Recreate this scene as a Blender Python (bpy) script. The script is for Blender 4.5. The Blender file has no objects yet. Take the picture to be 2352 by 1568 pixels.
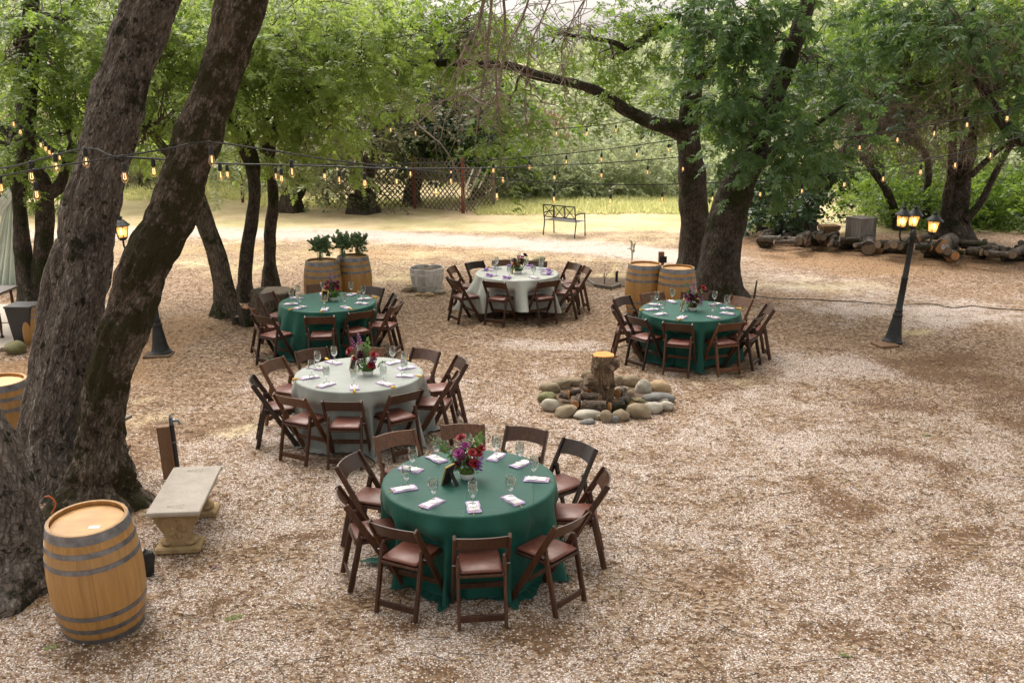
import bpy, math, random
import numpy as np
from mathutils import Vector, Matrix, noise
R = math.radians
random.seed(7); RNG = np.random.default_rng(7)
sc = bpy.context.scene
COL = sc.collection

# ------------------------------------------------------------------ camera, sky, sun, exposure
CAM_H, PITCH, FPX = 4.12, R(14.56), 2286.7
cam = bpy.data.cameras.new('camera'); cam.lens = 35; cam.sensor_width = 36
cam.clip_start = .1; cam.clip_end = 8000
cam_o = bpy.data.objects.new('camera', cam); COL.objects.link(cam_o)
cam_o.location = (0, 0, CAM_H); cam_o.rotation_euler = (R(90) - PITCH, 0, 0)
sc.camera = cam_o
SUN_EL, SUN_AZ = R(58), R(-25)       # azimuth from +Y towards +X
world = bpy.data.worlds.new('World'); sc.world = world; world.use_nodes = True
wn = world.node_tree; wn.nodes.clear()
sky = wn.nodes.new('ShaderNodeTexSky'); sky.sky_type = 'NISHITA'; sky.sun_disc = False
sky.sun_elevation = SUN_EL; sky.sun_rotation = SUN_AZ; sky.dust_density = 6; sky.ozone_density = .5
hs = wn.nodes.new('ShaderNodeHueSaturation'); hs.inputs['Saturation'].default_value = .12
bg = wn.nodes.new('ShaderNodeBackground'); bg.inputs['Strength'].default_value = .15
wo = wn.nodes.new('ShaderNodeOutputWorld')
wn.links.new(sky.outputs[0], hs.inputs['Color']); wb = wn.nodes.new('ShaderNodeMixRGB'); wb.blend_type = 'MULTIPLY'; wb.inputs[0].default_value = 1; wb.inputs[2].default_value = (1, .945, .89, 1)
wn.links.new(hs.outputs[0], wb.inputs[1]); wn.links.new(wb.outputs[0], bg.inputs[0]); wn.links.new(bg.outputs[0], wo.inputs[0])
sun = bpy.data.lights.new('sun', 'SUN'); sun.energy = 1.2; sun.angle = R(60); sun.color = (1, .92, .82)
sun_o = bpy.data.objects.new('sun', sun); COL.objects.link(sun_o)
sd = Vector((math.sin(SUN_AZ) * math.cos(SUN_EL), math.cos(SUN_AZ) * math.cos(SUN_EL), math.sin(SUN_EL)))
sun_o.rotation_euler = sd.to_track_quat('Z', 'Y').to_euler()
sc.view_settings.view_transform = 'Standard'; sc.view_settings.look = 'None'
sc.view_settings.gamma = 1; sc.view_settings.use_curve_mapping = False
sc.view_settings.exposure = 1.15
sc.render.engine = 'CYCLES'
sc.cycles.use_denoising = True; sc.cycles.denoising_prefilter = 'NONE'; sc.cycles.sample_clamp_indirect = 4
sc.cycles.max_bounces = 8; sc.cycles.transparent_max_bounces = 24
sc.cycles.diffuse_bounces = 4; sc.cycles.glossy_bounces = 3; sc.cycles.caustics_reflective = False; sc.cycles.caustics_refractive = False

# ------------------------------------------------------------------ geometry helpers (u, v: position in the photo scaled to 2352 x 1568)
SP, CP = math.sin(PITCH), math.cos(PITCH)
def ray(u, v):
    a, b = (u - 1176) / FPX, (v - 784) / FPX
    return Vector((a, CP - b * SP, -SP - b * CP))
def P(u, v, z=0.0):                     # the point at height z
    d = ray(u, v); t = (z - CAM_H) / d.z
    return Vector((d.x * t, d.y * t, z))
def Q(u, v, Y):                         # the point at distance Y
    d = ray(u, v); t = Y / d.y
    return Vector((d.x * t, Y, CAM_H + d.z * t))
def mpp(p):                             # metres per pixel at p
    return (p[1] * CP + (CAM_H - p[2]) * SP) / FPX

def sstep(a, b, x):
    t = np.clip((x - a) / (b - a), 0, 1); return t * t * (3 - 2 * t)

def ground_h(x, y):
    x = np.asarray(x, float); y = np.asarray(y, float)
    h = .14 * np.exp(-((x - 3.6) / 4.0) ** 2 - ((y - 33.6) / 2.0) ** 2)
    h = h + .25 * np.exp(-((x + 11) / 4.5) ** 2 - ((y - 38.5) / 3.) ** 2)
    ang = x / np.maximum(y, 1)
    side = .25 + .75 * sstep(.08, .3, np.abs(ang - .06))
    h = h + side * 16 * sstep(46, 140, y) + 30 * side * sstep(120, 420, y)
    w = sstep(3, 8, y) * (1 - sstep(60, 90, y))
    h = h + w * (.012 * np.sin(x * 1.7 + y * .6) * np.sin(y * 1.3 - x * .4) + .008 * np.sin(x * 4.1 + 1) * np.sin(y * 3.7))
    return h
def gz(x, y): return float(ground_h(x, y))
def G(u, v):                            # on the ground
    p = P(u, v, 0)
    if p.y > 30:
        for _ in range(3): p = P(u, v, gz(p.x, p.y))
    p.z = gz(p.x, p.y); return p

def props(o, label=None, cat=None, group=None, kind=None):
    if label: o['label'] = label
    if cat: o['category'] = cat
    if group: o['group'] = group
    if kind: o['kind'] = kind
    return o
def empty(name, loc=(0, 0, 0), rz=0, label=None, cat=None, group=None, rot=None):
    o = bpy.data.objects.new(name, None); COL.objects.link(o)
    o.empty_display_size = .1
    o.location = loc; o.rotation_euler = rot if rot else (0, 0, rz)
    return props(o, label, cat, group)
def copy_tree(o, parent=None):
    c = o.copy(); COL.objects.link(c); c.parent = parent
    for ch in KIDS.get(o.name, []): reg(copy_tree(ch, c), c)
    return c
KIDS = {}
def reg(o, parent):
    if parent is not None: KIDS.setdefault(parent.name, []).append(o)
    return o

def mesh_np(name, V, F, uv=None, attr=None, smooth=False):
    """V n x 3, F list of int arrays (m x 3 or m x 4), uv per vertex, attr: {name: per vertex float}"""
    me = bpy.data.meshes.new(name)
    V = np.asarray(V, np.float32)
    me.vertices.add(len(V)); me.vertices.foreach_set('co', V.ravel())
    F = [np.asarray(f, np.int32) for f in (F if isinstance(F, list) else [F]) if len(f)]
    li = np.concatenate([f.ravel() for f in F])
    tot = np.concatenate([np.full(len(f), f.shape[1], np.int32) for f in F])
    st = np.concatenate([[0], np.cumsum(tot)[:-1]]).astype(np.int32)
    me.loops.add(len(li)); me.loops.foreach_set('vertex_index', li)
    me.polygons.add(len(tot)); me.polygons.foreach_set('loop_start', st); me.polygons.foreach_set('loop_total', tot)
    me.polygons.foreach_set('use_smooth', np.full(len(tot), smooth, bool))
    if uv is not None:
        ul = me.uv_layers.new(name='UVMap'); ul.data.foreach_set('uv', np.asarray(uv, np.float32)[li].ravel())
    for k, a in (attr or {}).items():
        a = np.asarray(a, np.float32)
        if a.ndim == 1:
            t = me.attributes.new(k, 'FLOAT', 'POINT'); t.data.foreach_set('value', a)
        elif a.shape[1] == 4:
            t = me.attributes.new(k, 'FLOAT_COLOR', 'POINT'); t.data.foreach_set('color', a.ravel())
        else:
            t = me.attributes.new(k, 'FLOAT_VECTOR', 'POINT'); t.data.foreach_set('vector', a.ravel())
    me.update(calc_edges=True); me.validate()
    return me
def obj(name, me, mat=None, parent=None, loc=None):
    o = bpy.data.objects.new(name, me); COL.objects.link(o)
    if mat is not None and not me.materials:
        me.materials.append(mat)
    if parent is not None: o.parent = parent; reg(o, parent)
    if loc is not None: o.location = loc
    return o

def basis(d, up=Vector((0, 0, 1))):
    d = Vector(d).normalized(); up = Vector(up)
    if abs(d.dot(up)) > .98: up = Vector((0, 1, 0))
    s = d.cross(up).normalized(); return d, s, s.cross(d).normalized()

class MB:
    def __init__(s): s.v = []; s.f = []; s.uv = []
    def add(s, vs, fs, uv=None):
        n = len(s.v); s.v += [tuple(v) for v in vs]; s.f += [tuple(i + n for i in f) for f in fs]
        s.uv += uv if uv else [(v[0], v[2]) for v in vs]
        return s
    def box(s, c, size, M=None, bev=0.0):
        c = Vector(c); hx, hy, hz = [a / 2 for a in size]; b = min(bev, hx * .9, hy * .9, hz * .9)
        vs = []; fs = []
        if b <= 0:
            vs = [Vector((x, y, z)) for x in (-hx, hx) for y in (-hy, hy) for z in (-hz, hz)]
            fs = [(0, 1, 3, 2), (4, 6, 7, 5), (0, 4, 5, 1), (2, 3, 7, 6), (0, 2, 6, 4), (1, 5, 7, 3)]
        else:
            ring = [(-hx + b, -hy), (hx - b, -hy), (hx, -hy + b), (hx, hy - b), (hx - b, hy), (-hx + b, hy), (-hx, hy - b), (-hx, -hy + b)]
            inn = [(x * (hx - b) / hx, y * (hy - b) / hy) for x, y in ring]
            for z, rr in ((-hz, inn), (-hz + b, ring), (hz - b, ring), (hz, inn)): vs += [Vector((x, y, z)) for x, y in rr]
            for k in range(3):
                for i in range(8): fs.append((k * 8 + i, k * 8 + (i + 1) % 8, k * 8 + 8 + (i + 1) % 8, k * 8 + 8 + i))
            fs += [tuple(range(7, -1, -1)), tuple(range(24, 32))]
        uv = [(v.x + v.y, v.z) for v in vs]
        vs = [(M @ v if M else v) + c for v in vs]
        return s.add(vs, fs, uv)
    def beam(s, p0, p1, w, t, up=(0, 0, 1), bev=.003):
        """bar from p0 to p1; w across (d x up), t along the other axis"""
        p0, p1 = Vector(p0), Vector(p1); d, sd_, u = basis(p1 - p0, up)
        M = Matrix((sd_, u, d)).transposed()
        return s.box((p0 + p1) / 2, (w, t, (p1 - p0).length), M, bev)
    def tube(s, pts, r, n=8, caps=True):
        pts = [Vector(p) for p in pts]; m = len(pts)
        rs = r if hasattr(r, '__len__') else [r] * m
        vs = []; uv = []; L = 0; sd_ = None
        for i, p in enumerate(pts):
            d = (pts[min(i + 1, m - 1)] - pts[max(i - 1, 0)]).normalized()
            if sd_ is None: _, sd_, _ = basis(d)
            sd_ = (sd_ - d * sd_.dot(d)).normalized(); b = d.cross(sd_)
            if i: L += (p - pts[i - 1]).length
            for k in range(n):
                a = 2 * math.pi * k / n
                vs.append(p + (sd_ * math.cos(a) + b * math.sin(a)) * rs[i]); uv.append((k / n, L))
        fs = [(i * n + k, i * n + (k + 1) % n, (i + 1) * n + (k + 1) % n, (i + 1) * n + k) for i in range(m - 1) for k in range(n)]
        if caps: fs += [tuple(range(n - 1, -1, -1)), tuple(range((m - 1) * n, m * n))]
        return s.add(vs, fs, uv)
    def lathe(s, prof, n=24, c=(0, 0, 0), M=None, closed=False):
        c = Vector(c); vs = []; uv = []; m = len(prof); L = 0
        for j, (r, z) in enumerate(prof):
            if j: L += math.hypot(r - prof[j - 1][0], z - prof[j - 1][1])
            for k in range(n):
                a = 2 * math.pi * k / n
                v = Vector((max(r, 1e-4) * math.cos(a), max(r, 1e-4) * math.sin(a), z))
                vs.append((M @ v if M else v) + c); uv.append((k / n, L))
        fs = [(j * n + k, j * n + (k + 1) % n, ((j + 1) % m) * n + (k + 1) % n, ((j + 1) % m) * n + k) for j in range(m if closed else m - 1) for k in range(n)]
        return s.add(vs, fs, uv)
    def blob(s, c, rad, n=10, amp=.15, seed=0, M=None, freq=1.3, flat=None):
        c = Vector(c); vs = []; fs = []
        off = Vector((seed * 3.7, seed * 1.9, seed * 5.3))
        m = n + 2
        for j in range(n + 1):
            th = math.pi * j / n
            for k in range(m * 2):
                ph = math.pi * k / m
                d = Vector((math.sin(th) * math.cos(ph), math.sin(th) * math.sin(ph), math.cos(th)))
                q = 1 + amp * noise.noise(d * freq + off) + amp * .4 * noise.noise(d * freq * 2.7 + off)
                v = Vector((d.x * rad[0] * q, d.y * rad[1] * q, d.z * rad[2] * q))
                if flat is not None: v.z = max(v.z, flat)
                vs.append((M @ v if M else v) + c)
        w = m * 2
        for j in range(n):
            for k in range(w):
                a, b, e, f = j * w + k, j * w + (k + 1) % w, (j + 1) * w + (k + 1) % w, (j + 1) * w + k
                fs.append((a, f, e) if j == 0 else (a, f, b) if j == n - 1 else (a, f, e, b))
        return s.add(vs, fs)
    def mesh(s, name, smooth=False):
        me = bpy.data.meshes.new(name); me.from_pydata(s.v, [], s.f)
        ul = me.uv_layers.new(name='UVMap')
        li = np.zeros(len(me.loops), np.int32); me.loops.foreach_get('vertex_index', li)
        ul.data.foreach_set('uv', np.asarray(s.uv, np.float32)[li].ravel())
        if smooth:
            me.polygons.foreach_set('use_smooth', np.ones(len(me.polygons), bool))
            try: me.set_sharp_from_angle(angle=R(smooth if smooth > 1 else 40))
            except Exception: pass
        me.update(); return me
    def build(s, name, mat, parent=None, smooth=False, loc=None):
        return obj(name, s.mesh(name, smooth), mat, parent, loc)

# ------------------------------------------------------------------ materials
class NT:
    def __init__(s, name):
        s.m = bpy.data.materials.new(name); s.m.use_nodes = True
        s.t = s.m.node_tree; s.b = s.t.nodes['Principled BSDF']; s.out = s.t.nodes['Material Output']
    def n(s, typ, ins=None, **kw):
        o = s.t.nodes.new('ShaderNode' + typ)
        for k, v in kw.items(): setattr(o, k, v)
        for k, v in (ins or {}).items():
            if hasattr(v, 'is_linked'): s.t.links.new(v, o.inputs[k])
            else: o.inputs[k].default_value = v
        return o
    def link(s, a, b): s.t.links.new(a, b)
    def set(s, **kw):
        for k, v in kw.items():
            k = k.replace('_', ' ')
            if hasattr(v, 'is_linked'): s.t.links.new(v, s.b.inputs[k])
            else: s.b.inputs[k].default_value = v
        return s
    def noise(s, vec, scale, detail=4, rough=.6, out='Fac'):
        return s.n('TexNoise', {'Vector': vec, 'Scale': scale, 'Detail': detail, 'Roughness': rough}).outputs[out]
    def ramp(s, fac, stops, interp='LINEAR'):
        r = s.n('ValToRGB', {'Fac': fac}); cr = r.color_ramp; cr.interpolation = interp
        while len(cr.elements) < len(stops): cr.elements.new(.5)
        for e, (p, c) in zip(cr.elements, stops):
            e.position = p; e.color = (*c, 1) if hasattr(c, '__len__') else (c, c, c, 1)
        return r.outputs['Color']
    def mix(s, fac, a, b, blend='MIX'):
        m = s.n('MixRGB', {'Fac': fac, 'Color1': a if hasattr(a, 'is_linked') else (*a, 1), 'Color2': b if hasattr(b, 'is_linked') else (*b, 1)}, blend_type=blend)
        return m.outputs[0]
    def math(s, op, a, b=0.0, c=None):
        i = {0: a, 1: b}
        if c is not None: i[2] = c
        return s.n('Math', i, operation=op).outputs[0]
    def maprange(s, v, a, b, c=0.0, d=1.0):
        return s.n('MapRange', {'Value': v, 'From Min': a, 'From Max': b, 'To Min': c, 'To Max': d}, interpolation_type='SMOOTHSTEP').outputs[0]
    def scale(s, vec, sx, sy, sz):
        return s.n('Mapping', {'Vector': vec, 'Scale': (sx, sy, sz)}).outputs[0]
    def bump(s, h, strength=.3, dist=.01, nrm=None):
        i = {'Height': h, 'Strength': strength, 'Distance': dist}
        if nrm is not None: i['Normal'] = nrm
        return s.n('Bump', i).outputs[0]
    def co(s, which='Object'): return s.n('TexCoord').outputs[which]
    def rnd(s): return s.n('ObjectInfo').outputs['Random']
    def attr(s, name, out='Fac'): return s.n('Attribute', attribute_name=name).outputs[out]

def plain(name, col, rough=.6, metal=0, var=.15, scale=8, bump=0, spec=.5, emit=None, sheen=0):
    t = NT(name); c = t.co()
    f = t.noise(c, scale)
    k = t.ramp(f, [(.3, [x * (1 - var) for x in col]), (.7, [min(1, x * (1 + var)) for x in col])])
    t.set(Base_Color=k, Roughness=rough, Metallic=metal, Specular_IOR_Level=spec)
    if bump: t.set(Normal=t.bump(t.noise(c, scale * 6, 6), bump, .01))
    if emit: t.set(Emission_Color=(*emit[0], 1), Emission_Strength=emit[1])
    return t.m

def wood(name, c1, c2, c3, rough=.4, gscale=1.0, axis='Z', bump=.15):
    t = NT(name); c = t.co(); s = [40 * gscale] * 3; s['XYZ'.index(axis)] = 2.2 * gscale
    r = t.rnd(); loc = t.n('VectorMath', {0: c, 1: t.n('CombineXYZ', {0: r, 1: r, 2: t.math('MULTIPLY', r, 7)}).outputs[0]}, operation='ADD').outputs[0]
    f = t.noise(t.scale(loc, *s), 1, 6, .65)
    big = t.noise(loc, 5, 3)
    k = t.ramp(f, [(.25, c1), (.5, c2), (.78, c3)])
    k = t.mix(t.maprange(big, .4, .7, 0, .45), k, [x * .55 for x in c2])
    k = t.n('HueSaturation', {'Color': k, 'Value': t.maprange(r, 0, 1, .75, 1.3)}).outputs[0]
    t.set(Base_Color=k, Roughness=t.maprange(f, .2, .8, rough * .8, rough * 1.25), Normal=t.bump(f, bump, .002))
    return t.m

def leaf_mat(name, c1, c2, trans=(.25, .4, .05), tw=.42, rough=.42, spec=.5):
    t = NT(name); a = t.attr('tint')
    k = t.ramp(a, [(0, c1), (1, c2)])
    t.set(Base_Color=k, Roughness=rough, Specular_IOR_Level=spec)
    tr = t.n('BsdfTranslucent', {'Color': t.mix(.5, k, trans)})
    t.link(t.n('MixShader', {0: tw, 1: t.b.outputs[0], 2: tr.outputs[0]}).outputs[0], t.out.inputs[0])
    return t.m

def bark_mat(name, dark, mid, light, moss=.3, mosscol=(.035, .045, .012), ridge=1.0, lichen=.3, dots=0.0):
    t = NT(name); uv = t.co('UV'); ob = t.co()
    w = t.noise(ob, 5, 4)
    vec = t.n('VectorMath', {0: t.scale(uv, 24 * ridge, 7.5 * ridge, 1), 1: t.n('CombineXYZ', {0: t.math('MULTIPLY', w, 3.2), 1: t.math('MULTIPLY', w, 2.4)}).outputs[0]}, operation='ADD').outputs[0]
    vo = t.n('TexVoronoi', {'Vector': vec, 'Scale': 1.6}, feature='DISTANCE_TO_EDGE').outputs['Distance']
    f = t.noise(t.scale(uv, 34 * ridge, 9 * ridge, 1), 1, 8, .72)
    f0 = t.noise(t.scale(uv, 7, 3, 1), 1, 5, .65)
    f2 = t.noise(ob, 30, 5, .75)
    plate = t.maprange(vo, 0, .22)
    k = t.ramp(t.math('ADD', t.math('MULTIPLY', f, .62), t.math('MULTIPLY', f0, .38)), [(.39, dark), (.50, mid), (.63, light)])
    k = t.mix(t.math('MULTIPLY', t.math('SUBTRACT', 1, plate), .45), k, [x * .4 for x in dark])
    lm = t.maprange(t.noise(ob, 13, 7, .75), .60, .70, 0, lichen)
    k = t.mix(lm, k, (.34, .31, .28))
    mb = t.noise(ob, 1.7, 3); mf = t.noise(ob, 12, 6, .75)
    mm = t.maprange(t.math('ADD', t.math('MULTIPLY', mb, .7), t.math('MULTIPLY', mf, .5)), .68 - .14 * moss, .76 - .16 * moss, 0, .92)
    if dots:
        dm = t.maprange(t.noise(t.scale(uv, 11, 8.5, 1), 1, 3, .6), .60, .665, 0, dots)
        mm = t.math('MAXIMUM', mm, dm)
    mcol = t.mix(t.noise(ob, 45, 4, .7), [x * .3 for x in mosscol], [x * 1.9 for x in mosscol])
    k = t.mix(mm, k, mcol)
    h = t.math('ADD', t.math('MULTIPLY', plate, .45), t.math('ADD', t.math('MULTIPLY', f, .9), t.math('MULTIPLY', mm, t.math('MULTIPLY', f2, 1.5))))
    t.set(Base_Color=k, Roughness=.92, Specular_IOR_Level=.2, Normal=t.bump(h, 1.0, .035))
    return t.m

M = {}
M['bark'] = bark_mat('bark_grey', (.080, .067, .057), (.19, .160, .138), (.38, .34, .305), .05, (.024, .027, .010), lichen=.45, dots=.9)
M['bark_moss'] = bark_mat('bark_mossy', (.050, .039, .029), (.145, .110, .080), (.34, .285, .235), .76, (.038, .034, .011), lichen=.5, dots=.75)
M['bark_dark'] = bark_mat('bark_dark', (.036, .029, .023), (.095, .077, .062), (.20, .17, .14), .40)
M['bark_tan'] = bark_mat('bark_tan', (.15, .095, .058), (.30, .205, .13), (.42, .32, .225), .0)
M['bark_log'] = bark_mat('bark_log', (.085, .062, .050), (.20, .15, .12), (.34, .27, .225), .1)
M['bark_pale'] = bark_mat('bark_pale', (.07, .055, .04), (.16, .13, .10), (.28, .24, .19), .25)
M['twig'] = plain('dry_twig', (.20, .155, .12), .85, var=.35, scale=3)
M['twig_dark'] = plain('twig_dark', (.075, .055, .042), .85, var=.3, scale=3)
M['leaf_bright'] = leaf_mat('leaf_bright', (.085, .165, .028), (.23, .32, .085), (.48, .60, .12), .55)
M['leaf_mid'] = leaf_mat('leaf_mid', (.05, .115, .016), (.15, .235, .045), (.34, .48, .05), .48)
M['leaf_blue'] = leaf_mat('leaf_deep', (.04, .10, .03), (.105, .19, .07), (.24, .38, .08), .42, .42)
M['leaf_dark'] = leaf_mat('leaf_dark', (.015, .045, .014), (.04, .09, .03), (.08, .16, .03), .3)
M['leaf_olive'] = leaf_mat('leaf_olive', (.08, .09, .040), (.19, .20, .10), (.28, .30, .10), .4)
M['leaf_pale'] = leaf_mat('leaf_pale', (.20, .245, .125), (.46, .505, .315), (.58, .64, .32), .5)  # pale foliage, lightened and greyed further to put haze into the background colour
M['leaf_pink'] = leaf_mat('blossom_pink', (.30, .12, .09), (.45, .25, .18), (.4, .2, .15), .3)
M['euc'] = leaf_mat('eucalyptus_leaf', (.07, .13, .06), (.23, .33, .18), (.25, .36, .14), .35, .5)

def cloth_mat(name, col, rough=.75, sheen=.3):
    t = NT(name); c = t.co()
    w = t.n('TexWave', {'Vector': c, 'Scale': 260.0}).outputs['Fac']; w2 = t.n('TexWave', {'Vector': c, 'Scale': 260.0}, bands_direction='Z').outputs['Fac']
    big = t.noise(c, 2.5, 3)
    k = t.ramp(big, [(.3, [x * .9 for x in col]), (.7, [min(1, x * 1.1) for x in col])])
    cre = t.noise(t.scale(c, 1, 1, .35), 9, 4); xyz = t.n('SeparateXYZ', {0: c}).outputs
    ln = lambda q: t.maprange(t.math('PINGPONG', t.math('ADD', q, t.math('MULTIPLY', t.noise(c, 3, 2), .03)), .28), .0, .012, 1, 0)
    fold = t.math('MAXIMUM', ln(xyz[0]), ln(xyz[1]))
    t.set(Base_Color=k, Roughness=rough, Sheen_Weight=sheen, Sheen_Roughness=.4, Specular_IOR_Level=.35,
          Normal=t.bump(t.math('ADD', cre, t.math('MULTIPLY', fold, .5)), .3, .012, t.bump(t.math('ADD', w, w2), .08, .001)))
    return t.m
M['cloth_green'] = cloth_mat('cloth_emerald', (.005, .078, .056), .6, .08)
M['cloth_sage'] = cloth_mat('cloth_sage', (.30, .325, .305), .7, .15)
M['cloth_white'] = cloth_mat('cloth_pale_sage', (.44, .46, .42), .7, .15)
M['drape'] = cloth_mat('cloth_mint', (.62, .69, .62), .7, .2)
M['napkin'] = cloth_mat('cloth_lilac', (.52, .40, .62), .8, .3)
M['napkin_dark'] = cloth_mat('cloth_purple', (.36, .22, .48), .8, .3)
M['card'] = plain('card_paper', (.78, .74, .76), .7, var=.03)
M['gold_thread'] = plain('gold_thread', (.72, .42, .04), .5, var=.25, scale=60)
M['wood_a'] = wood('walnut_brown', (.022, .008, .004), (.055, .020, .009), (.115, .046, .019), .36)
M['wood_b'] = wood('walnut_dark', (.011, .006, .0045), (.028, .013, .008), (.060, .029, .017), .32)
M['wood_c'] = wood('walnut_warm', (.045, .016, .007), (.11, .042, .016), (.20, .085, .033), .42)
def vinyl():
    t = NT('vinyl_brown'); c = t.co()
    k = t.ramp(t.noise(c, 14, 5), [(.3, (.105, .034, .024)), (.75, (.165, .056, .039))])
    k = t.n('HueSaturation', {'Color': k, 'Value': t.maprange(t.rnd(), 0, 1, .8, 1.2)}).outputs[0]
    t.set(Base_Color=k, Roughness=t.maprange(t.noise(c, 6, 4), .3, .7, .36, .55), Normal=t.bump(t.noise(c, 220, 3), .12, .002)); return t.m
M['vinyl'] = vinyl()
def glass():
    t = NT('clear_glass')
    g = t.n('BsdfGlossy', {'Color': (1, 1, 1, 1), 'Roughness': .02}); tr = t.n('BsdfTransparent', {'Color': (.88, .91, .90, 1)})
    lw = t.n('LayerWeight', {'Blend': .35}).outputs['Facing']
    f = t.maprange(lw, .05, .9, .10, .95)
    t.link(t.n('MixShader', {0: f, 1: tr.outputs[0], 2: g.outputs[0]}).outputs[0], t.out.inputs[0]); return t.m
M['glass'] = glass()
def amber():
    t = NT('amber_glass')
    g = t.n('BsdfGlossy', {'Color': (1, .9, .75, 1), 'Roughness': .05}); tr = t.n('BsdfTransparent', {'Color': (1, .87, .68, 1)})
    lw = t.n('LayerWeight', {'Blend': .35}).outputs['Facing']
    t.link(t.n('MixShader', {0: t.maprange(lw, .1, 1, .10, .6), 1: tr.outputs[0], 2: g.outputs[0]}).outputs[0], t.out.inputs[0]); return t.m
M['amber'] = amber()
M['filament'] = plain('lit_filament', (1, .7, .3), .5, emit=((1, .62, .32), 1.1))
M['lamp_glow'] = plain('lit_lamp_bulb', (1, .8, .4), .5, emit=((1, .60, .22), 7))
def pane():
    t = NT('amber_pane'); t.set(Base_Color=(.8, .55, .28, 1), Roughness=.35)
    tl = t.n('BsdfTranslucent', {'Color': (.88, .70, .45, 1)}); tr = t.n('BsdfTransparent', {'Color': (1, .88, .68, 1)})
    a = t.n('MixShader', {0: .55, 1: t.b.outputs[0], 2: tl.outputs[0]})
    t.link(t.n('MixShader', {0: .30, 1: a.outputs[0], 2: tr.outputs[0]}).outputs[0], t.out.inputs[0]); return t.m
M['pane'] = pane()
M['black'] = plain('black_rubber', (.012, .012, .012), .5)
M['iron'] = plain('black_iron', (.020, .022, .022), .42, .3, .4, 20, .1)
M['bench_metal'] = plain('bronze_metal', (.030, .022, .018), .4, .4, .3, 20)
M['gold'] = plain('gold_frame', (.55, .36, .10), .35, .8, .4, 40, .3)
M['black_board'] = plain('black_felt', (.012, .012, .012), .9)
M['cream'] = plain('cream_paint', (.62, .55, .42), .6)
M['bowl'] = plain('white_ceramic', (.78, .77, .74), .25, var=.03)
M['moss'] = plain('green_moss', (.07, .13, .02), .95, var=.6, scale=60, bump=.8)
M['stem'] = plain('green_stem', (.07, .14, .03), .6, var=.3)
M['red'] = plain('petal_red', (.28, .008, .012), .55, var=.5, scale=40)
M['wine'] = plain('petal_wine', (.075, .004, .018), .6, var=.6, scale=40)
M['purple'] = plain('petal_purple', (.15, .02, .22), .6, var=.6, scale=60)
M['magenta'] = plain('petal_magenta', (.30, .03, .19), .6, var=.5, scale=60)
M['flower_core'] = plain('flower_core', (.012, .006, .006), .9)
def oak():
    t = NT('barrel_oak'); c = t.co(); r = t.rnd()
    loc = t.n('VectorMath', {0: c, 1: t.n('CombineXYZ', {0: r, 1: r, 2: t.math('MULTIPLY', r, 9)}).outputs[0]}, operation='ADD').outputs[0]
    f = t.noise(t.scale(loc, 30, 30, 1.6), 1, 6, .65)
    k = t.ramp(f, [(.25, (.30, .150, .042)), (.55, (.42, .225, .070)), (.8, (.52, .30, .105))])
    k = t.n('HueSaturation', {'Color': k, 'Value': t.maprange(r, 0, 1, .91, 1.09)}).outputs[0]
    st = t.noise(t.n('TexCoord').outputs['Object'], 5, 5, .7)
    k = t.mix(t.maprange(st, .56, .74, 0, .7), k, (.09, .055, .032))
    k = t.mix(t.maprange(t.noise(c, 1.8, 3), .5, .7, 0, .35), k, (.34, .26, .17))
    t.set(Base_Color=k, Roughness=.5, Normal=t.bump(f, .15, .003)); return t.m
M['oak'] = oak()
M['oak_head'] = wood('barrel_head', (.36, .18, .06), (.52, .29, .115), (.62, .39, .18), .5, .5, 'X')
M['hoop'] = plain('galvanised_hoop', (.20, .20, .21), .45, .65, .35, 14, .15)
def stone(name, a, b, sc_=6, dirt=.35):
    t = NT(name); c = t.co(); r = t.rnd()
    loc = t.n('VectorMath', {0: c, 1: t.n('CombineXYZ', {0: t.math('MULTIPLY', r, 30), 1: r, 2: r}).outputs[0]}, operation='ADD').outputs[0]
    f = t.noise(loc, sc_, 7, .65)
    k = t.ramp(f, [(.3, a), (.7, b)])
    k = t.mix(t.maprange(t.noise(loc, sc_ * .6, 4), .5, .75, 0, dirt), k, (.16, .10, .05))
    t.set(Base_Color=k, Roughness=.85, Specular_IOR_Level=.25, Normal=t.bump(t.noise(loc, sc_ * 5, 6, .7), .35, .012)); return t.m
M['stone_tan'] = stone('river_stone_tan', (.20, .155, .10), (.32, .265, .185))
M['stone_grey'] = stone('river_stone_grey', (.13, .13, .125), (.24, .235, .22), dirt=.15)
M['stone_pale'] = stone('river_stone_pale', (.30, .27, .22), (.50, .46, .39))
M['stone_orange'] = stone('river_stone_orange', (.33, .23, .13), (.48, .36, .22))
M['stone_moss'] = stone('river_stone_mossy', (.12, .13, .05), (.25, .22, .13))
M['concrete'] = stone('concrete', (.40, .355, .31), (.51, .46, .41), 5, .12)
M['bench_leg'] = stone('weathered_cast_stone', (.24, .16, .075), (.46, .34, .19), 9, .75)
M['slab'] = stone('patio_concrete', (.38, .33, .28), (.48, .43, .37), 2, .1)
M['cut_wood'] = wood('fresh_cut_wood', (.44, .15, .03), (.58, .225, .045), (.66, .31, .085), .7, .6, 'Z')
M['cut_old'] = wood('old_cut_wood', (.12, .085, .062), (.19, .14, .10), (.27, .205, .155), .8, .6, 'Z')
M['cut_orange'] = wood('orange_cut_wood', (.27, .12, .045), (.38, .19, .075), (.48, .28, .12), .7, .6, 'Z')
M['weathered'] = wood('weathered_wood', (.10, .085, .07), (.19, .165, .14), (.30, .27, .23), .8)
M['lattice'] = wood('lattice_wood', (.095, .075, .058), (.18, .145, .115), (.28, .235, .19), .85)
M['rust_post'] = plain('rust_post', (.16, .045, .03), .8, 0, .4, 12)
M['wash'] = wood('whitewashed_wood', (.40, .38, .38), (.60, .58, .58), (.74, .72, .72), .75)
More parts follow.
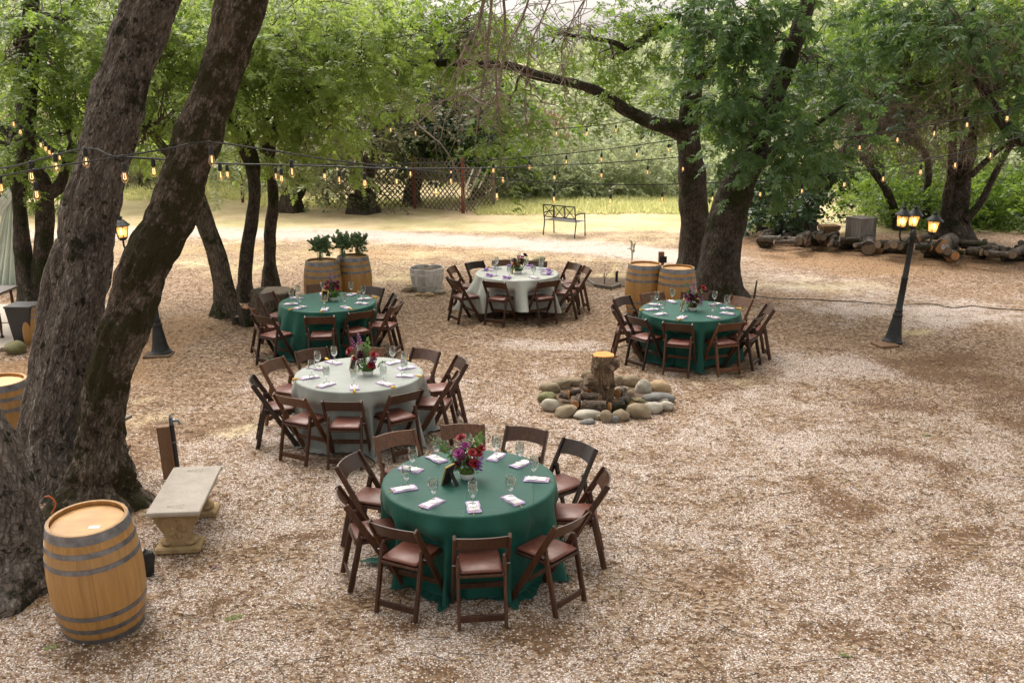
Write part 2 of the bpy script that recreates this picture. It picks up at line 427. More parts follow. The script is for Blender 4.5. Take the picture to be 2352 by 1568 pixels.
M['post_wood'] = wood('brown_post', (.12, .06, .03), (.22, .12, .065), (.30, .19, .11), .75)
M['soil'] = plain('soil', (.10, .065, .04), .95, var=.5, scale=30, bump=.6)
M['plastic_black'] = plain('black_plastic', (.02, .02, .023), .4)
M['wicker'] = plain('wicker', (.22, .12, .055), .8, var=.5, scale=60, bump=.7)
M['orange'] = plain('orange_plastic', (.75, .16, .03), .4)
M['slate'] = plain('slate_board', (.10, .15, .19), .5)
M['hose'] = plain('black_hose', (.03, .022, .018), .7)
M['yellow_hose'] = plain('yellow_hose', (.55, .42, .12), .6)

# ------------------------------------------------------------------ ground
def polydist(X, Y, pts):
    d = np.full(X.shape, 1e9)
    for a, b in zip(pts[:-1], pts[1:]):
        ax, ay, bx, by = a.x, a.y, b.x, b.y
        t = np.clip(((X - ax) * (bx - ax) + (Y - ay) * (by - ay)) / ((bx - ax) ** 2 + (by - ay) ** 2), 0, 1)
        d = np.minimum(d, np.hypot(X - ax - t * (bx - ax), Y - ay - t * (by - ay)))
    return d
def blobs(X, Y, lst):
    m = np.zeros(X.shape); X, Y = X + WX, Y + WY
    for u, v, ru, rv in lst:
        c = P(u, v); rx = ru * mpp(c); ry = abs(P(u, v - rv).y - P(u, v + rv).y) / 2
        m = np.maximum(m, np.exp(-(((X - c.x) / rx) ** 2 + ((Y - c.y) / ry) ** 2) * 1.1))
    return m
xs = np.concatenate([-np.geomspace(900, 24, 16), np.arange(-23.8, 23.81, .2), np.geomspace(24, 900, 16)])
ys = np.concatenate([[-60, -30, -12, -4, 0, 2], np.arange(3, 48.01, .2), np.geomspace(49, 1500, 22)])
GX, GY = np.meshgrid(xs, ys)
GZ = ground_h(GX, GY)
nx, ny = len(xs), len(ys)
idx = np.arange(nx * ny).reshape(ny, nx)
GF = np.stack([idx[:-1, :-1], idx[:-1, 1:], idx[1:, 1:], idx[1:, :-1]], -1).reshape(-1, 4)
WX, WY = np.zeros(GX.shape), np.zeros(GX.shape)
for j_ in range(ny):
    if ys[j_] < 3 or ys[j_] > 32: continue
    for i_ in range(nx):
        if abs(xs[i_]) > 20: continue
        q = Vector((xs[i_] * .8, ys[j_] * .8, 0)); WX[j_, i_] = .9 * noise.noise(q) + .5 * noise.noise(q * 2.6); q.z = 9; WY[j_, i_] = 1.0 * noise.noise(q) + .5 * noise.noise(q * 2.6)
path = [P(u, v) for u, v in ((-500, 545), (-100, 540), (300, 533), (560, 535), (850, 541), (1100, 555), (1300, 566), (1450, 578), (1600, 596))]
path2 = [P(u, v) for u, v in ((1600, 596), (1800, 645), (2050, 690), (2500, 745))]
dp = polydist(GX, GY, path); dp2 = polydist(GX, GY, path2)
m_path = np.maximum((1 - sstep(.3, 2.0, dp)), .55 * (1 - sstep(.3, 2.8, dp2)))
near = 1 - sstep(10.5, 17, GY)
m_gravel = .27 + .27 * near
m_gravel = np.maximum(m_gravel, blobs(GX, GY, [(2100, 720, 350, 50), (1900, 840, 200, 60), (1250, 790, 150, 40), (1850, 1000, 200, 80)]) * .72)
m_gravel = m_gravel * (1 - .55 * blobs(GX, GY, [(450, 640, 350, 90), (380, 900, 200, 120), (950, 700, 200, 60)]))
m_dirt = blobs(GX, GY, [(2180, 840, 230, 45), (2280, 900, 170, 60), (2060, 930, 160, 40), (1950, 1120, 180, 30), (2200, 1300, 200, 45), (1700, 1380, 160, 28), (1340, 1480, 200, 30), (900, 1500, 180, 28), (460, 1420, 150, 35), (380, 1000, 120, 60), (1780, 1250, 130, 26), (2020, 1440, 170, 34), (2230, 870, 150, 60), (2100, 1060, 130, 35), (590, 1290, 90, 30), (1080, 1330, 190, 60), (820, 990, 160, 45), (740, 1370, 130, 30), (1610, 1110, 80, 25), (2080, 830, 90, 25), (1390, 920, 190, 60),
    (430, 1240, 90, 30), (150, 1500, 160, 30), (2250, 1480, 160, 40), (1180, 725, 120, 16), (750, 800, 130, 22), (1580, 830, 140, 22), (1750, 830, 80, 20), (2330, 1250, 130, 40), (1450, 1500, 160, 22), (60, 850, 110, 70), (2330, 960, 120, 50)])
m_litter = np.maximum(sstep(17, 22, GY) * (1 - sstep(25.5, 27, GY)) * .22, blobs(GX, GY, [(2050, 590, 420, 42), (900, 500, 330, 16), (820, 490, 230, 14), (330, 800, 130, 120), (230, 1200, 190, 40), (60, 1370, 150, 40), (90, 850, 120, 80), (430, 575, 260, 14), (900, 580, 260, 16), (1950, 560, 300, 30)]))
m_grass = np.maximum(np.maximum(.66 * sstep(27, 29, GY), .40 * sstep(20, 24, GY) * (1 - sstep(4, 8, GX))), .50 * blobs(GX, GY, [(560, 620, 120, 40), (480, 600, 130, 30), (900, 640, 120, 30), (1900, 660, 200, 22), (1800, 650, 120, 30), (640, 540, 280, 10), (1420, 625, 100, 22), (330, 960, 90, 60), (1640, 870, 90, 20), (520, 990, 110, 25), (2010, 760, 200, 14)]))
m_grass = np.maximum(m_grass, sstep(32.5, 35, GY))
A4 = lambda a: a.ravel()
gm = mesh_np('ground', np.stack([GX, GY, GZ], -1).reshape(-1, 3), [GF], attr={'m_path': A4(m_path), 'm_gravel': A4(m_gravel), 'm_dirt': A4(m_dirt), 'm_litter': A4(m_litter), 'm_grass': A4(m_grass)}, smooth=True)
def ground_mat():
    t = NT('ground_gravel_leaves_grass'); c = t.co()
    v = t.n('TexVoronoi', {'Vector': c, 'Scale': 66.0, 'Randomness': 1})
    sepc = t.n('SeparateColor', {0: v.outputs['Color']}).outputs
    peb = t.ramp(sepc[0], [(0, (.22, .13, .075)), (.16, (.36, .25, .18)), (.34, (.52, .42, .36)), (.55, (.70, .62, .57)), (.80, (.86, .79, .74)), (.94, (.74, .66, .62)), (1, (.34, .32, .32))])
    edge = t.maprange(v.outputs['Distance'], .28, .62, 0, 1)
    peb = t.mix(t.math('MULTIPLY', edge, .65), peb, (.125, .068, .035))
    v2 = t.n('TexVoronoi', {'Vector': t.scale(c, 1, 1.7, 1), 'Scale': 24.0})
    lc = t.n('SeparateColor', {0: v2.outputs['Color']}).outputs
    lit = t.ramp(lc[1], [(0, (.08, .045, .027)), (.35, (.19, .118, .070)), (.7, (.34, .235, .152)), (1, (.54, .43, .33))])
    lit = t.mix(t.maprange(t.noise(c, 60, 5, .75), .35, .65), t.mix(.5, lit, (.09, .048, .024)), lit)
    orange = t.mix(.55, lit, (.31, .18, .085))
    f1, f2, f3 = t.noise(c, 1.0, 7, .7), t.noise(c, 4.5, 6, .72), t.noise(c, 16, 7, .8)
    n1 = t.math('ADD', t.math('MULTIPLY', f1, .45), t.math('ADD', t.math('MULTIPLY', f2, .32), t.math('MULTIPLY', f3, .28)))
    gr = t.maprange(t.math('ADD', t.attr('m_gravel'), t.math('MULTIPLY', t.math('SUBTRACT', n1, .52), 3.4)), .30, .80)
    dirtn = t.math('ADD', t.math('MULTIPLY', t.attr('m_dirt'), .72), t.math('MULTIPLY', t.math('SUBTRACT', t.math('ADD', t.math('MULTIPLY', f2, .4), t.math('ADD', t.math('MULTIPLY', f3, .35), t.math('MULTIPLY', f1, .25))), .48), 3.6))
    df = t.maprange(dirtn, .42, .70, 0, .95)
    dcol = t.ramp(f3, [(.3, (.075, .041, .023)), (.7, (.19, .112, .064))])
    gcell = t.math('GREATER_THAN', t.math('MULTIPLY', gr, t.math('SUBTRACT', 1, t.math('MULTIPLY', df, .82))), t.math('ADD', .06, t.math('MULTIPLY', sepc[1], .86)))
    base = t.mix(df, lit, dcol)
    k = t.mix(gcell, base, peb)
    k = t.mix(t.maprange(t.math('ADD', t.attr('m_litter'), t.math('MULTIPLY', t.math('SUBTRACT', n1, .5), 1.6)), .3, .8, 0, .9), k, orange)
    gs = t.noise(t.scale(c, 1, .6, 1), 45, 5, .75)
    dry = t.ramp(t.math('ADD', t.math('MULTIPLY', gs, .55), t.math('MULTIPLY', f1, .45)), [(.32, (.33, .245, .135)), (.5, (.56, .45, .27)), (.66, (.70, .59, .39))])
    grn = t.ramp(gs, [(.3, (.22, .22, .07)), (.7, (.46, .45, .19))])
    gcol = t.mix(t.maprange(t.noise(c, .45, 4), .42, .66, 0, .6), dry, grn)
    gf = t.maprange(t.math('ADD', t.attr('m_grass'), t.math('MULTIPLY', t.math('SUBTRACT', n1, .5), 1.5)), .28, .72, 0, .92)
    k = t.mix(gf, k, gcol)
    white = t.mix(t.maprange(f3, .3, .7, .15, .6), t.mix(.3, peb, lit), (.66, .62, .58))
    k = t.mix(t.maprange(t.math('ADD', t.attr('m_path'), t.math('MULTIPLY', t.math('SUBTRACT', n1, .5), 3.0)), .32, 1.15, 0, .92), k, white)
    h = t.math('ADD', t.math('MULTIPLY', t.math('SUBTRACT', 1, v.outputs['Distance']), .6), t.math('ADD', t.math('MULTIPLY', gs, .4), t.math('MULTIPLY', f3, .8)))
    t.set(Base_Color=k, Roughness=.9, Specular_IOR_Level=.2, Normal=t.bump(h, .7, .012))
    return t.m
ground = props(obj('ground', gm, ground_mat()), kind='structure')

# ------------------------------------------------------------------ trees
def smooth_path(pts, step=.12):
    """pts: list of (Vector, radius) -> resampled Catmull-Rom"""
    out = []
    for i in range(len(pts) - 1):
        p0, p1, p2, p3 = pts[max(i - 1, 0)], pts[i], pts[i + 1], pts[min(i + 2, len(pts) - 1)]
        n = max(2, int((p2[0] - p1[0]).length / step))
        for k in range(n):
            t = k / n; t2, t3 = t * t, t * t * t
            p = .5 * ((2 * p1[0]) + (p2[0] - p0[0]) * t + (2 * p0[0] - 5 * p1[0] + 4 * p2[0] - p3[0]) * t2 + (3 * p1[0] - p0[0] - 3 * p2[0] + p3[0]) * t3)
            out.append((p, p1[1] + (p2[1] - p1[1]) * (t2 * (3 - 2 * t))))
    out.append(pts[-1]); return out
def bark_tube(path, sides=20, amp=.10, flare=0.0, seed=0, lump=.5, ridge=0.0):
    vs, fs, uv = [], [], []; L = 0; sd_ = None; m = len(path); z0 = path[0][0].z; rm = max(path[len(path) // 2][1], .06)
    off = Vector((seed * 7.1, seed * 3.3, seed * 5.9))
    for i, (p, r) in enumerate(path):
        d = (path[min(i + 1, m - 1)][0] - path[max(i - 1, 0)][0]).normalized()
        if sd_ is None: _, sd_, _ = basis(d, (0, 1, 0))
        sd_ = (sd_ - d * sd_.dot(d)).normalized(); b = d.cross(sd_)
        if i: L += (p - path[i - 1][0]).length
        fl = flare * math.exp(-max(L - .25, 0) / .32)
        for k in range(sides):
            a = 2 * math.pi * k / sides
            e = sd_ * math.cos(a) + b * math.sin(a)
            q = p + e * r
            nz = noise.noise(q * (1.1 / max(r, .1) * .35) + off) * amp * 1.3 + noise.noise(q * 6 + off) * amp * .35 * lump + noise.noise(q * 17 + off) * amp * .16 * lump
            if ridge: nz += ridge * (noise.noise(Vector((math.cos(a) * r * 13, math.sin(a) * r * 13, L * 3.2)) + off) + .6 * noise.noise(Vector((math.cos(a) * r * 30, math.sin(a) * r * 30, L * 7)) + off)) * min(1, .3 / max(r, .1))
            f = 1 + nz + fl * (1 + .55 * math.cos(5 * a + seed) + .3 * math.cos(3 * a + 2 * seed))
            vs.append(p + e * r * f); uv.append((k / sides * 2 * math.pi * rm, L))
    n = sides
    for i in range(m - 1):
        for k in range(n):
            fs.append((i * n + k, i * n + (k + 1) % n, (i + 1) * n + (k + 1) % n, (i + 1) * n + k))
    fs.append(tuple(range((m - 1) * n, m * n)))
    b = MB(); b.add(vs, fs, uv); return b

def oak_leaf():
    V = np.array([(0, 0, 0), (0, .38, .03), (0, .72, .02), (0, 1, -.08), (.24, .30, -.04), (.33, .62, -.05), (.17, .86, -.06), (-.24, .30, -.04), (-.33, .62, -.05), (-.17, .86, -.06)])
    F = np.array([(0, 4, 1), (1, 5, 2), (2, 6, 3), (0, 1, 7), (1, 2, 8), (2, 3, 9)]); return V, F
def fan_leaf():
    V, F = [], []
    for k, a in enumerate((-70, -35, 0, 35, 70)):
        l = (.7, .92, 1, .92, .7)[k]; a = R(a); d = np.array((math.sin(a), math.cos(a), -.12 - .06 * abs(k - 2))); s = np.array((math.cos(a), -math.sin(a), 0)); n = len(V)
        V += [np.zeros(3), d * l * .6 + s * .15, d * l - np.array((0, 0, .1)), d * l * .6 - s * .15]; F += [(n, n + 1, n + 2), (n, n + 2, n + 3)]
    return np.array(V), np.array(F)
def round_leaf():
    V = np.array([(0, 0, 0), (.38, .28, -.05), (.44, .65, -.03), (0, 1, .02), (-.44, .65, -.03), (-.38, .28, -.05)]); return V, np.array([(0, 1, 2), (0, 2, 3), (0, 3, 4), (0, 4, 5)])
def far_leaf():
    V = np.array([(0, 0, 0), (.30, .5, -.03), (0, 1, -.05), (-.30, .5, -.03)]); return V, np.array([(0, 1, 2), (0, 2, 3)])
LEAF = {'oak': (oak_leaf(), 9, .40), 'fan': (fan_leaf(), 5, .46), 'far': (far_leaf(), 12, .30), 'small': (far_leaf(), 16, .22), 'eucl': (round_leaf(), 13, .34)}
def spray_templates(kind, n=7):
    (lv, lf), cnt, ll = LEAF[kind]; outs = []
    for t in range(n):
        V, F, T = [], [], []; o = 0
        for k in range(cnt):
            y = .2 + .8 * (k + .5) / cnt; side = 1 if k % 2 else -1
            base = np.array((RNG.normal(0, .05), y, -.12 * y * y + RNG.normal(0, .05)))
            a = side * R(RNG.uniform(25, 85)) * (1.1 - .7 * (k == cnt - 1)); el = R(RNG.uniform(-50, 20))
            d = np.array((math.sin(a) * math.cos(el), math.cos(a) * math.cos(el), math.sin(el)))
            up = np.array((RNG.normal(0, .45), RNG.normal(0, .45), 1)); s = np.cross(d, up); s /= np.linalg.norm(s); nn = np.cross(s, d)
            l = ll * RNG.uniform(.7, 1.25)
            V.append(base + (lv[:, :1] * s + lv[:, 1:2] * d + lv[:, 2:] * nn) * l); F.append(lf + o); T.append(np.full(len(lv), RNG.uniform(0, 1))); o += len(lv)
        # the twig: a thin triangular rod
        tw = np.array([(.012, 0, 0), (-.012, 0, 0), (0, 0, .02), (0, 1, -.12)]); V.append(tw); F.append(np.array([(0, 1, 3), (1, 2, 3), (2, 0, 3)]) + o); T.append(np.full(4, -.2))
        outs.append((np.concatenate(V), np.concatenate(F), np.concatenate(T)))
    return outs
TEMPL = {k: spray_templates(k) for k in LEAF}
def sprays(pos, axis, size, kind, tint=None):
    """arrays of sprays -> V, F, tint"""
    N = len(pos); ax = axis / np.linalg.norm(axis, axis=1, keepdims=True)
    up = np.array((0, 0, 1.0)) + RNG.normal(0, .35, (N, 3))
    s = np.cross(ax, up); s /= np.linalg.norm(s, axis=1, keepdims=True); nn = np.cross(s, ax)
    tv = RNG.uniform(0, 1, N) if tint is None else tint
    which = RNG.integers(0, 7, N); VV, FF, TT = [], [], []; o = 0
    for k in range(7):
        i = np.where(which == k)[0]
        if not len(i): continue
        V, F, T = TEMPL[kind][k]
        W = (V[None, :, :1] * s[i, None] + V[None, :, 1:2] * ax[i, None] + V[None, :, 2:] * nn[i, None]) * size[i, None, None] + pos[i, None]
        VV.append(W.reshape(-1, 3)); FF.append((F[None] + (np.arange(len(i)) * len(V))[:, None, None] + o).reshape(-1, 3))
        TT.append(np.clip(.55 * tv[i, None] + .45 * T[None], 0, 1).ravel()); o += len(i) * len(V)
    return np.concatenate(VV), np.concatenate(FF), np.concatenate(TT)
DENS = .55
def crown_points(ells, gap=.0, seed=0):
    """ells: (centre, (rx, ry, rz), n, size): sprays in clumps, with gaps"""
    Pn, Ax, Sz, Tn = [], [], [], []
    for c, r, n, size in ells:
        n = max(12, int(n * DENS)); c = np.array(c); r = np.array(r); ncl = max(3, n // 6)
        d = RNG.normal(0, 1, (ncl, 3)); d /= np.linalg.norm(d, axis=1, keepdims=True)
        cl = d * (RNG.uniform(0, 1, (ncl, 1)) ** .45); ct = RNG.uniform(0, 1, ncl)
        w = RNG.integers(0, ncl, n)
        sc_ = size * 1.35
        pts = c + cl[w] * r + RNG.normal(0, 1, (n, 3)) * np.array((sc_, sc_, sc_ * .55)) * .8
        out = (pts - c) / r; ax = out * .7 + RNG.normal(0, .6, (n, 3)); ax[:, 2] = ax[:, 2] * .5 - .35
        Pn.append(pts); Ax.append(ax); Sz.append(size * RNG.uniform(.7, 1.3, n)); Tn.append(np.clip(ct[w] * .7 + RNG.uniform(0, .3, n), 0, 1))
    return np.concatenate(Pn), np.concatenate(Ax), np.concatenate(Sz), np.concatenate(Tn)
def twig_tubes(curves):
    """curves: list of (points m x 3, r0, r1): thin three-sided tubes, as V, F"""
    VV, FF, o = [], [], 0
    for pts, r0, r1 in curves:
        m = len(pts); d = np.gradient(pts, axis=0); d /= np.linalg.norm(d, axis=1, keepdims=True) + 1e-9
        s = np.cross(d, (0.31, .2, .93)); s /= np.linalg.norm(s, axis=1, keepdims=True) + 1e-9; b = np.cross(d, s)
        r = np.linspace(r0, r1, m)[:, None]
        ring = [pts + (s * math.cos(a) + b * math.sin(a)) * r for a in (0, 2.094, 4.189)]
        VV.append(np.stack(ring, 1).reshape(-1, 3))
        i = np.arange(m - 1)[:, None] * 3; k = np.arange(3)[None]; k2 = (k + 1) % 3
        FF.append((np.stack([i + k, i + k2, i + 3 + k2, i + 3 + k], -1) + o).reshape(-1, 4)); o += 3 * m
    return np.concatenate(VV), np.concatenate(FF)
def branch_curve(a, b, m=7, wob=.12, lift=.1):
    a, b = np.array(a), np.array(b); t = np.linspace(0, 1, m)[:, None]; L = np.linalg.norm(b - a)
    w = np.cumsum(RNG.normal(0, 1, (m, 3)), 0) * wob * L / m; w -= t * w[-1]
    return a + (b - a) * t + w + np.array((0, 0, 1)) * (lift * L * np.sin(math.pi * t))
def tangle(c, r, n, length=.8, droop=.4):
    out = []
    for _ in range(n):
        d = RNG.normal(0, 1, 3); d /= np.linalg.norm(d); p = np.array(c) + d * np.array(r) * RNG.uniform(0, 1) ** .5
        v = RNG.normal(0, 1, 3); v[2] -= droop; pts = [p]
        for _ in range(6):
            v += RNG.normal(0, .55, 3); v[2] -= droop * .15; v /= np.linalg.norm(v) + 1e-6; pts.append(pts[-1] + v * length / 6 * RNG.uniform(.6, 1.3))
        out.append((np.array(pts), .007, .003))
        for _ in range(2):
            q = pts[RNG.integers(1, 5)]; w = v + RNG.normal(0, .9, 3); w /= np.linalg.norm(w)
            out.append((np.array([q, q + w * length * .18 + RNG.normal(0, .02, 3), q + w * length * .36]), .004, .002))
    return out

def E(u, v, Y, ru, rv, ry, n, size):
    c = Q(u, v, Y); k = mpp(c); return (tuple(c), (ru * k, ry, rv * k), n, size)
def TP(lst, Y, Y1=None):
    """pixel trunk (u, v, width) at distance Y (..Y1) -> [(Vector, radius)]"""
    out = []
    for i, (u, v, w) in enumerate(lst):
        y = Y if Y1 is None else Y + (Y1 - Y) * i / (len(lst) - 1)
        p = Q(u, v, y); out.append((p, w * .96 * mpp(p) / 2))
    return out
def seat_on_ground(pts):
    p, r = pts[0]; g = gz(p.x, p.y)
    if p.z > g - .1:
        d = (pts[1][0] - p).normalized()
        k = (p.z - g + .25) / max(d.z, .3)
        pts = [(p - d * k, r * 1.05)] + pts
    return pts
def tree(label, trunks, bark, ells, leaf='leaf_mid', kind='oak', seed=0, group=None, sides=18, step=.14, flare=.35, amp=.10, twigs=None, nbranch=1.0, ground_it=True, lump=.5, name='oak_tree', extra=None):
    """trunks[0] is the trunk (part trunk), the others limbs that grow from it; ells: crown clumps"""
    global RNG
    RNG = np.random.default_rng(100 + seed)
    if ground_it: trunks = [seat_on_ground(trunks[0])] + trunks[1:]
    base = trunks[0][0][0]
    root = empty(name, (base.x, base.y, gz(base.x, base.y)), label=label, cat='tree', group=group)
    inv = -Vector(root.location)
    spine = []
    for i, tr in enumerate(trunks):
        sp = smooth_path(tr, step if i == 0 else step * 1.2); spine += sp
        b = bark_tube(sp, sides if i == 0 else max(8, sides - 4), amp, flare if (i == 0 and ground_it) else 0, seed + i, lump, .13 if sides > 30 else .07)
        o = b.build('trunk' if i == 0 else 'limb', M[bark], root, True, inv)
    if ells:
        global DENS
        DENS = {'oak': .46, 'fan': .55, 'far': .62, 'small': .68}[kind]; pos, ax, sz, tn = crown_points(ells, seed=seed)
        V, F, T = sprays(pos, ax, sz, kind, tn)
        o = obj('crown', mesh_np('crown', V, [F], attr={'tint': T}), M[leaf], root, inv)
        sp = np.array([tuple(p) for p, r in spine]); low, high = [], []
        for c, r, n, size in ells:
            nb = max(2, int(n / 17 * nbranch))
            j = RNG.integers(0, len(pos), nb * 6)
            near_ = [k for k in j if np.linalg.norm((pos[k] - np.array(c)) / np.array(r)) < 1.5][:nb]
            w = np.linalg.norm(sp - np.array(c), axis=1) + np.arange(len(sp)) * -.002
            st = sp[np.argmin(w)]
            cur = high if c[2] > 8.5 else low; hub = np.array(c) * .55 + st * .45 + RNG.normal(0, .1, 3)
            main = branch_curve(st, hub, 9, .35, .12); cur.append((main, .05 * size / .45, .03 * size / .45))
            for k in near_:
                a = main[RNG.integers(4, 9)]; e = branch_curve(a, pos[k], 8, .4, .08); cur.append((e, .020 * size / .45, .006))
                for _ in range(2):
                    q = e[RNG.integers(3, 8)]; cur.append((branch_curve(q, q + RNG.normal(0, 1, 3) * size * 1.2 - np.array((0, 0, .3 * size)), 5, .4, 0), .009, .004))
        for cv in (low, high):
            if cv: V, F = twig_tubes(cv); obj('branches', mesh_np('branches', V, [F]), M['twig_dark'], root, inv)
    if twigs:
        V, F = twig_tubes(twigs); o = obj('bare_twigs', mesh_np('bare_twigs', V, [F]), M['twig'], root, inv)
    if extra: extra(root, inv)
    return root

# --- the big leaning oaks at the edge of the seating area
YA = 9.75
tA = TP([(140, 1150, 150), (138, 1080, 135), (132, 1000, 125), (148, 860, 128), (176, 710, 122), (190, 590, 130), (211, 469, 124), (250, 312, 114), (292, 156, 122), (352, 0, 120), (400, -140, 112), (455, -330, 95), (520, -560, 70)], YA, 10.6)
tA2 = TP([(82, 1110, 110), (76, 1060, 95), (84, 960, 76), (97, 850, 62), (112, 730, 60), (132, 630, 62), (160, 560, 60)], 9.9, 10.05)
tB = TP([(228, 1165, 190), (230, 1080, 128), (234, 987, 98), (248, 862, 100), (290, 737, 104), (332, 612, 112), (387, 508, 110), (428, 390, 106), (455, 312, 110), (498, 195, 100), (530, 100, 106), (556, 0, 116), (590, -120, 100), (640, -300, 80), (760, -520, 60)], 9.35, 9.9)
tree('massive grey leaning oak with dotted moss and a side stem, behind the first barrel', [tA, tA2], 'bark', [((-5.5, 9.5, 9.8), (5.0, 5.0, 1.6), 520, .75), ((-4.5, 14, 9.6), (4, 4, 1.5), 260, .7)], 'leaf_mid', 'oak', 1, sides=110, step=.035, flare=.20, amp=.09, lump=1.2)  # both crown clumps hang above the view, added to shade the seating area
# bare branches that hang into the picture from the mossy oak's high limb
hang = []
RNG = np.random.default_rng(5)
def hangcurve(pts, Y, r0, r1):
    w = [(Q(u, v, Y + dy), 0.) for u, v, dy in pts]; s = smooth_path(w, .12); return (np.array([tuple(p) for p, _ in s]), r0, r1)
hm = [hangcurve([(1120, -60, 0), (1098, 60, .1), (1068, 105, .1), (1058, 155, .2)], 11, .03, .006),
      hangcurve([(1135, -60, 0), (1122, 90, .0), (1108, 200, .1), (1092, 330, .2), (1100, 400, .2)], 11.2, .022, .004),
      hangcurve([(1128, 190, 0), (1040, 225, .1), (956, 250, .3), (963, 290, .3), (1012, 330, .2), (1050, 395, .2), (1072, 490, .2)], 11.2, .016, .005),
      hangcurve([(1150, -60, 0), (1160, 60, .2), (1140, 160, .4), (1150, 300, .5), (1168, 430, .5)], 11.4, .02, .004),
      hangcurve([(1230, -60, 0), (1200, 40, .2), (1160, 120, .4), (1130, 230, .5), (1010, 195, .5)], 11.6, .018, .004),
      hangcurve([(1300, -80, 0), (1250, 30, .2), (1215, 120, .4), (1205, 260, .5)], 11.8, .016, .004),
      hangcurve([(1400, -80, 0), (1330, 20, .2), (1290, 110, .4), (1300, 200, .5)], 11.8, .016, .004)]
hang += hm
for k in range(300):
    b = hm[RNG.integers(0, 7)][0]; q = b[RNG.integers(2, len(b))]
    if q[2] < 3.75: continue
    d = RNG.normal(0, .6, 3); d[2] -= .6; d /= np.linalg.norm(d); L = RNG.uniform(.25, .85)
    mid = q + d * L * .5 + RNG.normal(0, .05, 3); e = q + d * L + np.array((RNG.normal(0, .12), RNG.normal(0, .08), -.12 * L))
    hang.append((np.array([q, q * .4 + mid * .6 + RNG.normal(0, .03, 3), mid, mid * .5 + e * .5 + RNG.normal(0, .03, 3), e]), .006, .0022))
limbB = [(tB[-2][0], .20)] + [(Q(u, v, y), r) for u, v, y, r in ((760, -260, 10.6, .13), (950, -150, 10.9, .09), (1120, -70, 11.1, .06), (1400, -90, 11.8, .03))]
tree('dark brown moss covered oak trunk leaning over the stone bench', [tB, limbB], 'bark_moss', [((1.0, 9.5, 9.6), (4.6, 4.5, 1.5), 480, .75)], 'leaf_mid', 'oak', 2, sides=110, step=.035, flare=.32, amp=.12, lump=1.6, twigs=hang)  # crown clump over the tables is out of view, added for its shade
tC = TP([(22, 1310, 215), (10, 1240, 185), (-8, 1100, 150), (-78, 930, 130), (-135, 700, 120), (-200, 400, 110), (-240, 0, 90)], 7.75, 7.9)
tree('thick rough trunk cut by the photo edge, just behind the first barrel', [tC], 'bark', [((-6.5, 4, 9.0), (4.5, 4, 1.5), 300, .75), ((0, 3.5, 9.5), (4.5, 4, 1.4), 280, .75)], 'leaf_mid', 'oak', 3, sides=110, step=.04, flare=.42, amp=.11, lump=.9)  # unseen high clumps, one above the camera side, added to darken the foreground

# --- the grove behind the tables
YD = 18.2
tD = TP([(88, 725, 78), (80, 690, 62), (58, 620, 42), (45, 480, 32), (48, 400, 34), (60, 330, 42), (62, 200, 50), (70, 100, 44), (72, 0, 36), (85, -150, 28)], YD)
tD2 = TP([(85, 690, 55), (96, 610, 46), (104, 508, 42), (100, 430, 40), (82, 390, 38), (62, 340, 36)], YD)
tD3 = TP([(102, 450, 34), (132, 432, 30), (148, 395, 22), (165, 330, 15)], YD)
tD4 = TP([(60, 320, 26), (20, 300, 24), (-30, 280, 20), (-90, 260, 14)], YD)
tree('forked dark oak with two stems beside the draped arbor', [tD, tD2, tD3, tD4], 'bark_dark', [E(40, 110, 17.5, 120, 140, 1.5, 330, .42), E(160, 290, 18.5, 85, 110, 1.4, 240, .40), E(-20, 330, 17.5, 80, 90, 1.2, 140, .4), E(200, 60, 18.5, 130, 90, 1.5, 260, .42)], 'leaf_mid', 'oak', 4, 'oaks of the grove behind the tables', sides=18)
YE = 17.8
tE = TP([(524, 735, 66), (519, 690, 48), (505, 612, 46), (490, 560, 44), (470, 508, 44), (462, 470, 34), (448, 430, 26), (420, 385, 24), (380, 345, 22), (345, 300, 19), (310, 262, 14), (270, 190, 9)], YE)
tE2 = TP([(464, 520, 22), (446, 495, 22), (440, 470, 17), (455, 440, 14)], YE)
tree('pale curving oak stem beside the dark mossy trunk', [tE, tE2], 'bark_pale', [E(400, 240, 18, 90, 120, 1.6, 250, .42), E(430, 110, 18.5, 120, 110, 1.8, 380, .45), E(310, 330, 19, 70, 60, 1.2, 90, .4), E(340, 60, 18.5, 100, 90, 1.6, 220, .45)], 'leaf_bright', 'oak', 5, 'oaks of the grove behind the tables')
YF = 19.0
tF = TP([(566, 715, 46), (563, 650, 31), (566, 586, 31), (578, 508, 30), (585, 440, 28), (578, 390, 27), (548, 320, 24), (527, 262, 20), (512, 180, 14)], YF)
tF2 = TP([(582, 420, 24), (588, 380, 22), (575, 330, 17), (560, 290, 12)], YF)
tree('slender dark oak with a bent stem beside the tall tree round', [tF, tF2], 'bark_dark', [E(600, 80, 19, 140, 110, 1.8, 460, .45), E(560, 220, 19.5, 90, 80, 1.4, 190, .42), E(760, 60, 20, 140, 100, 1.8, 420, .45)], 'leaf_bright', 'oak', 6, 'oaks of the grove behind the tables')
YG = 20.3
tG = TP([(622, 672, 38), (620, 640, 28), (620, 586, 26), (620, 540, 29), (628, 455, 27), (622, 400, 22), (622, 350, 23), (626, 320, 22), (640, 250, 12), (660, 170, 8)], YG)
tG2 = TP([(606, 345, 20), (615, 322, 22), (640, 303, 20), (665, 296, 18), (688, 297, 16)], YG - .3)
tG2 = [(tG[6][0], tG[6][1])] + tG2
tG3 = TP([(600, 290, 9), (650, 245, 8), (707, 215, 7), (760, 190, 6), (817, 172, 4)], YG - .5)
tG3 = [(tG[7][0], .05)] + tG3
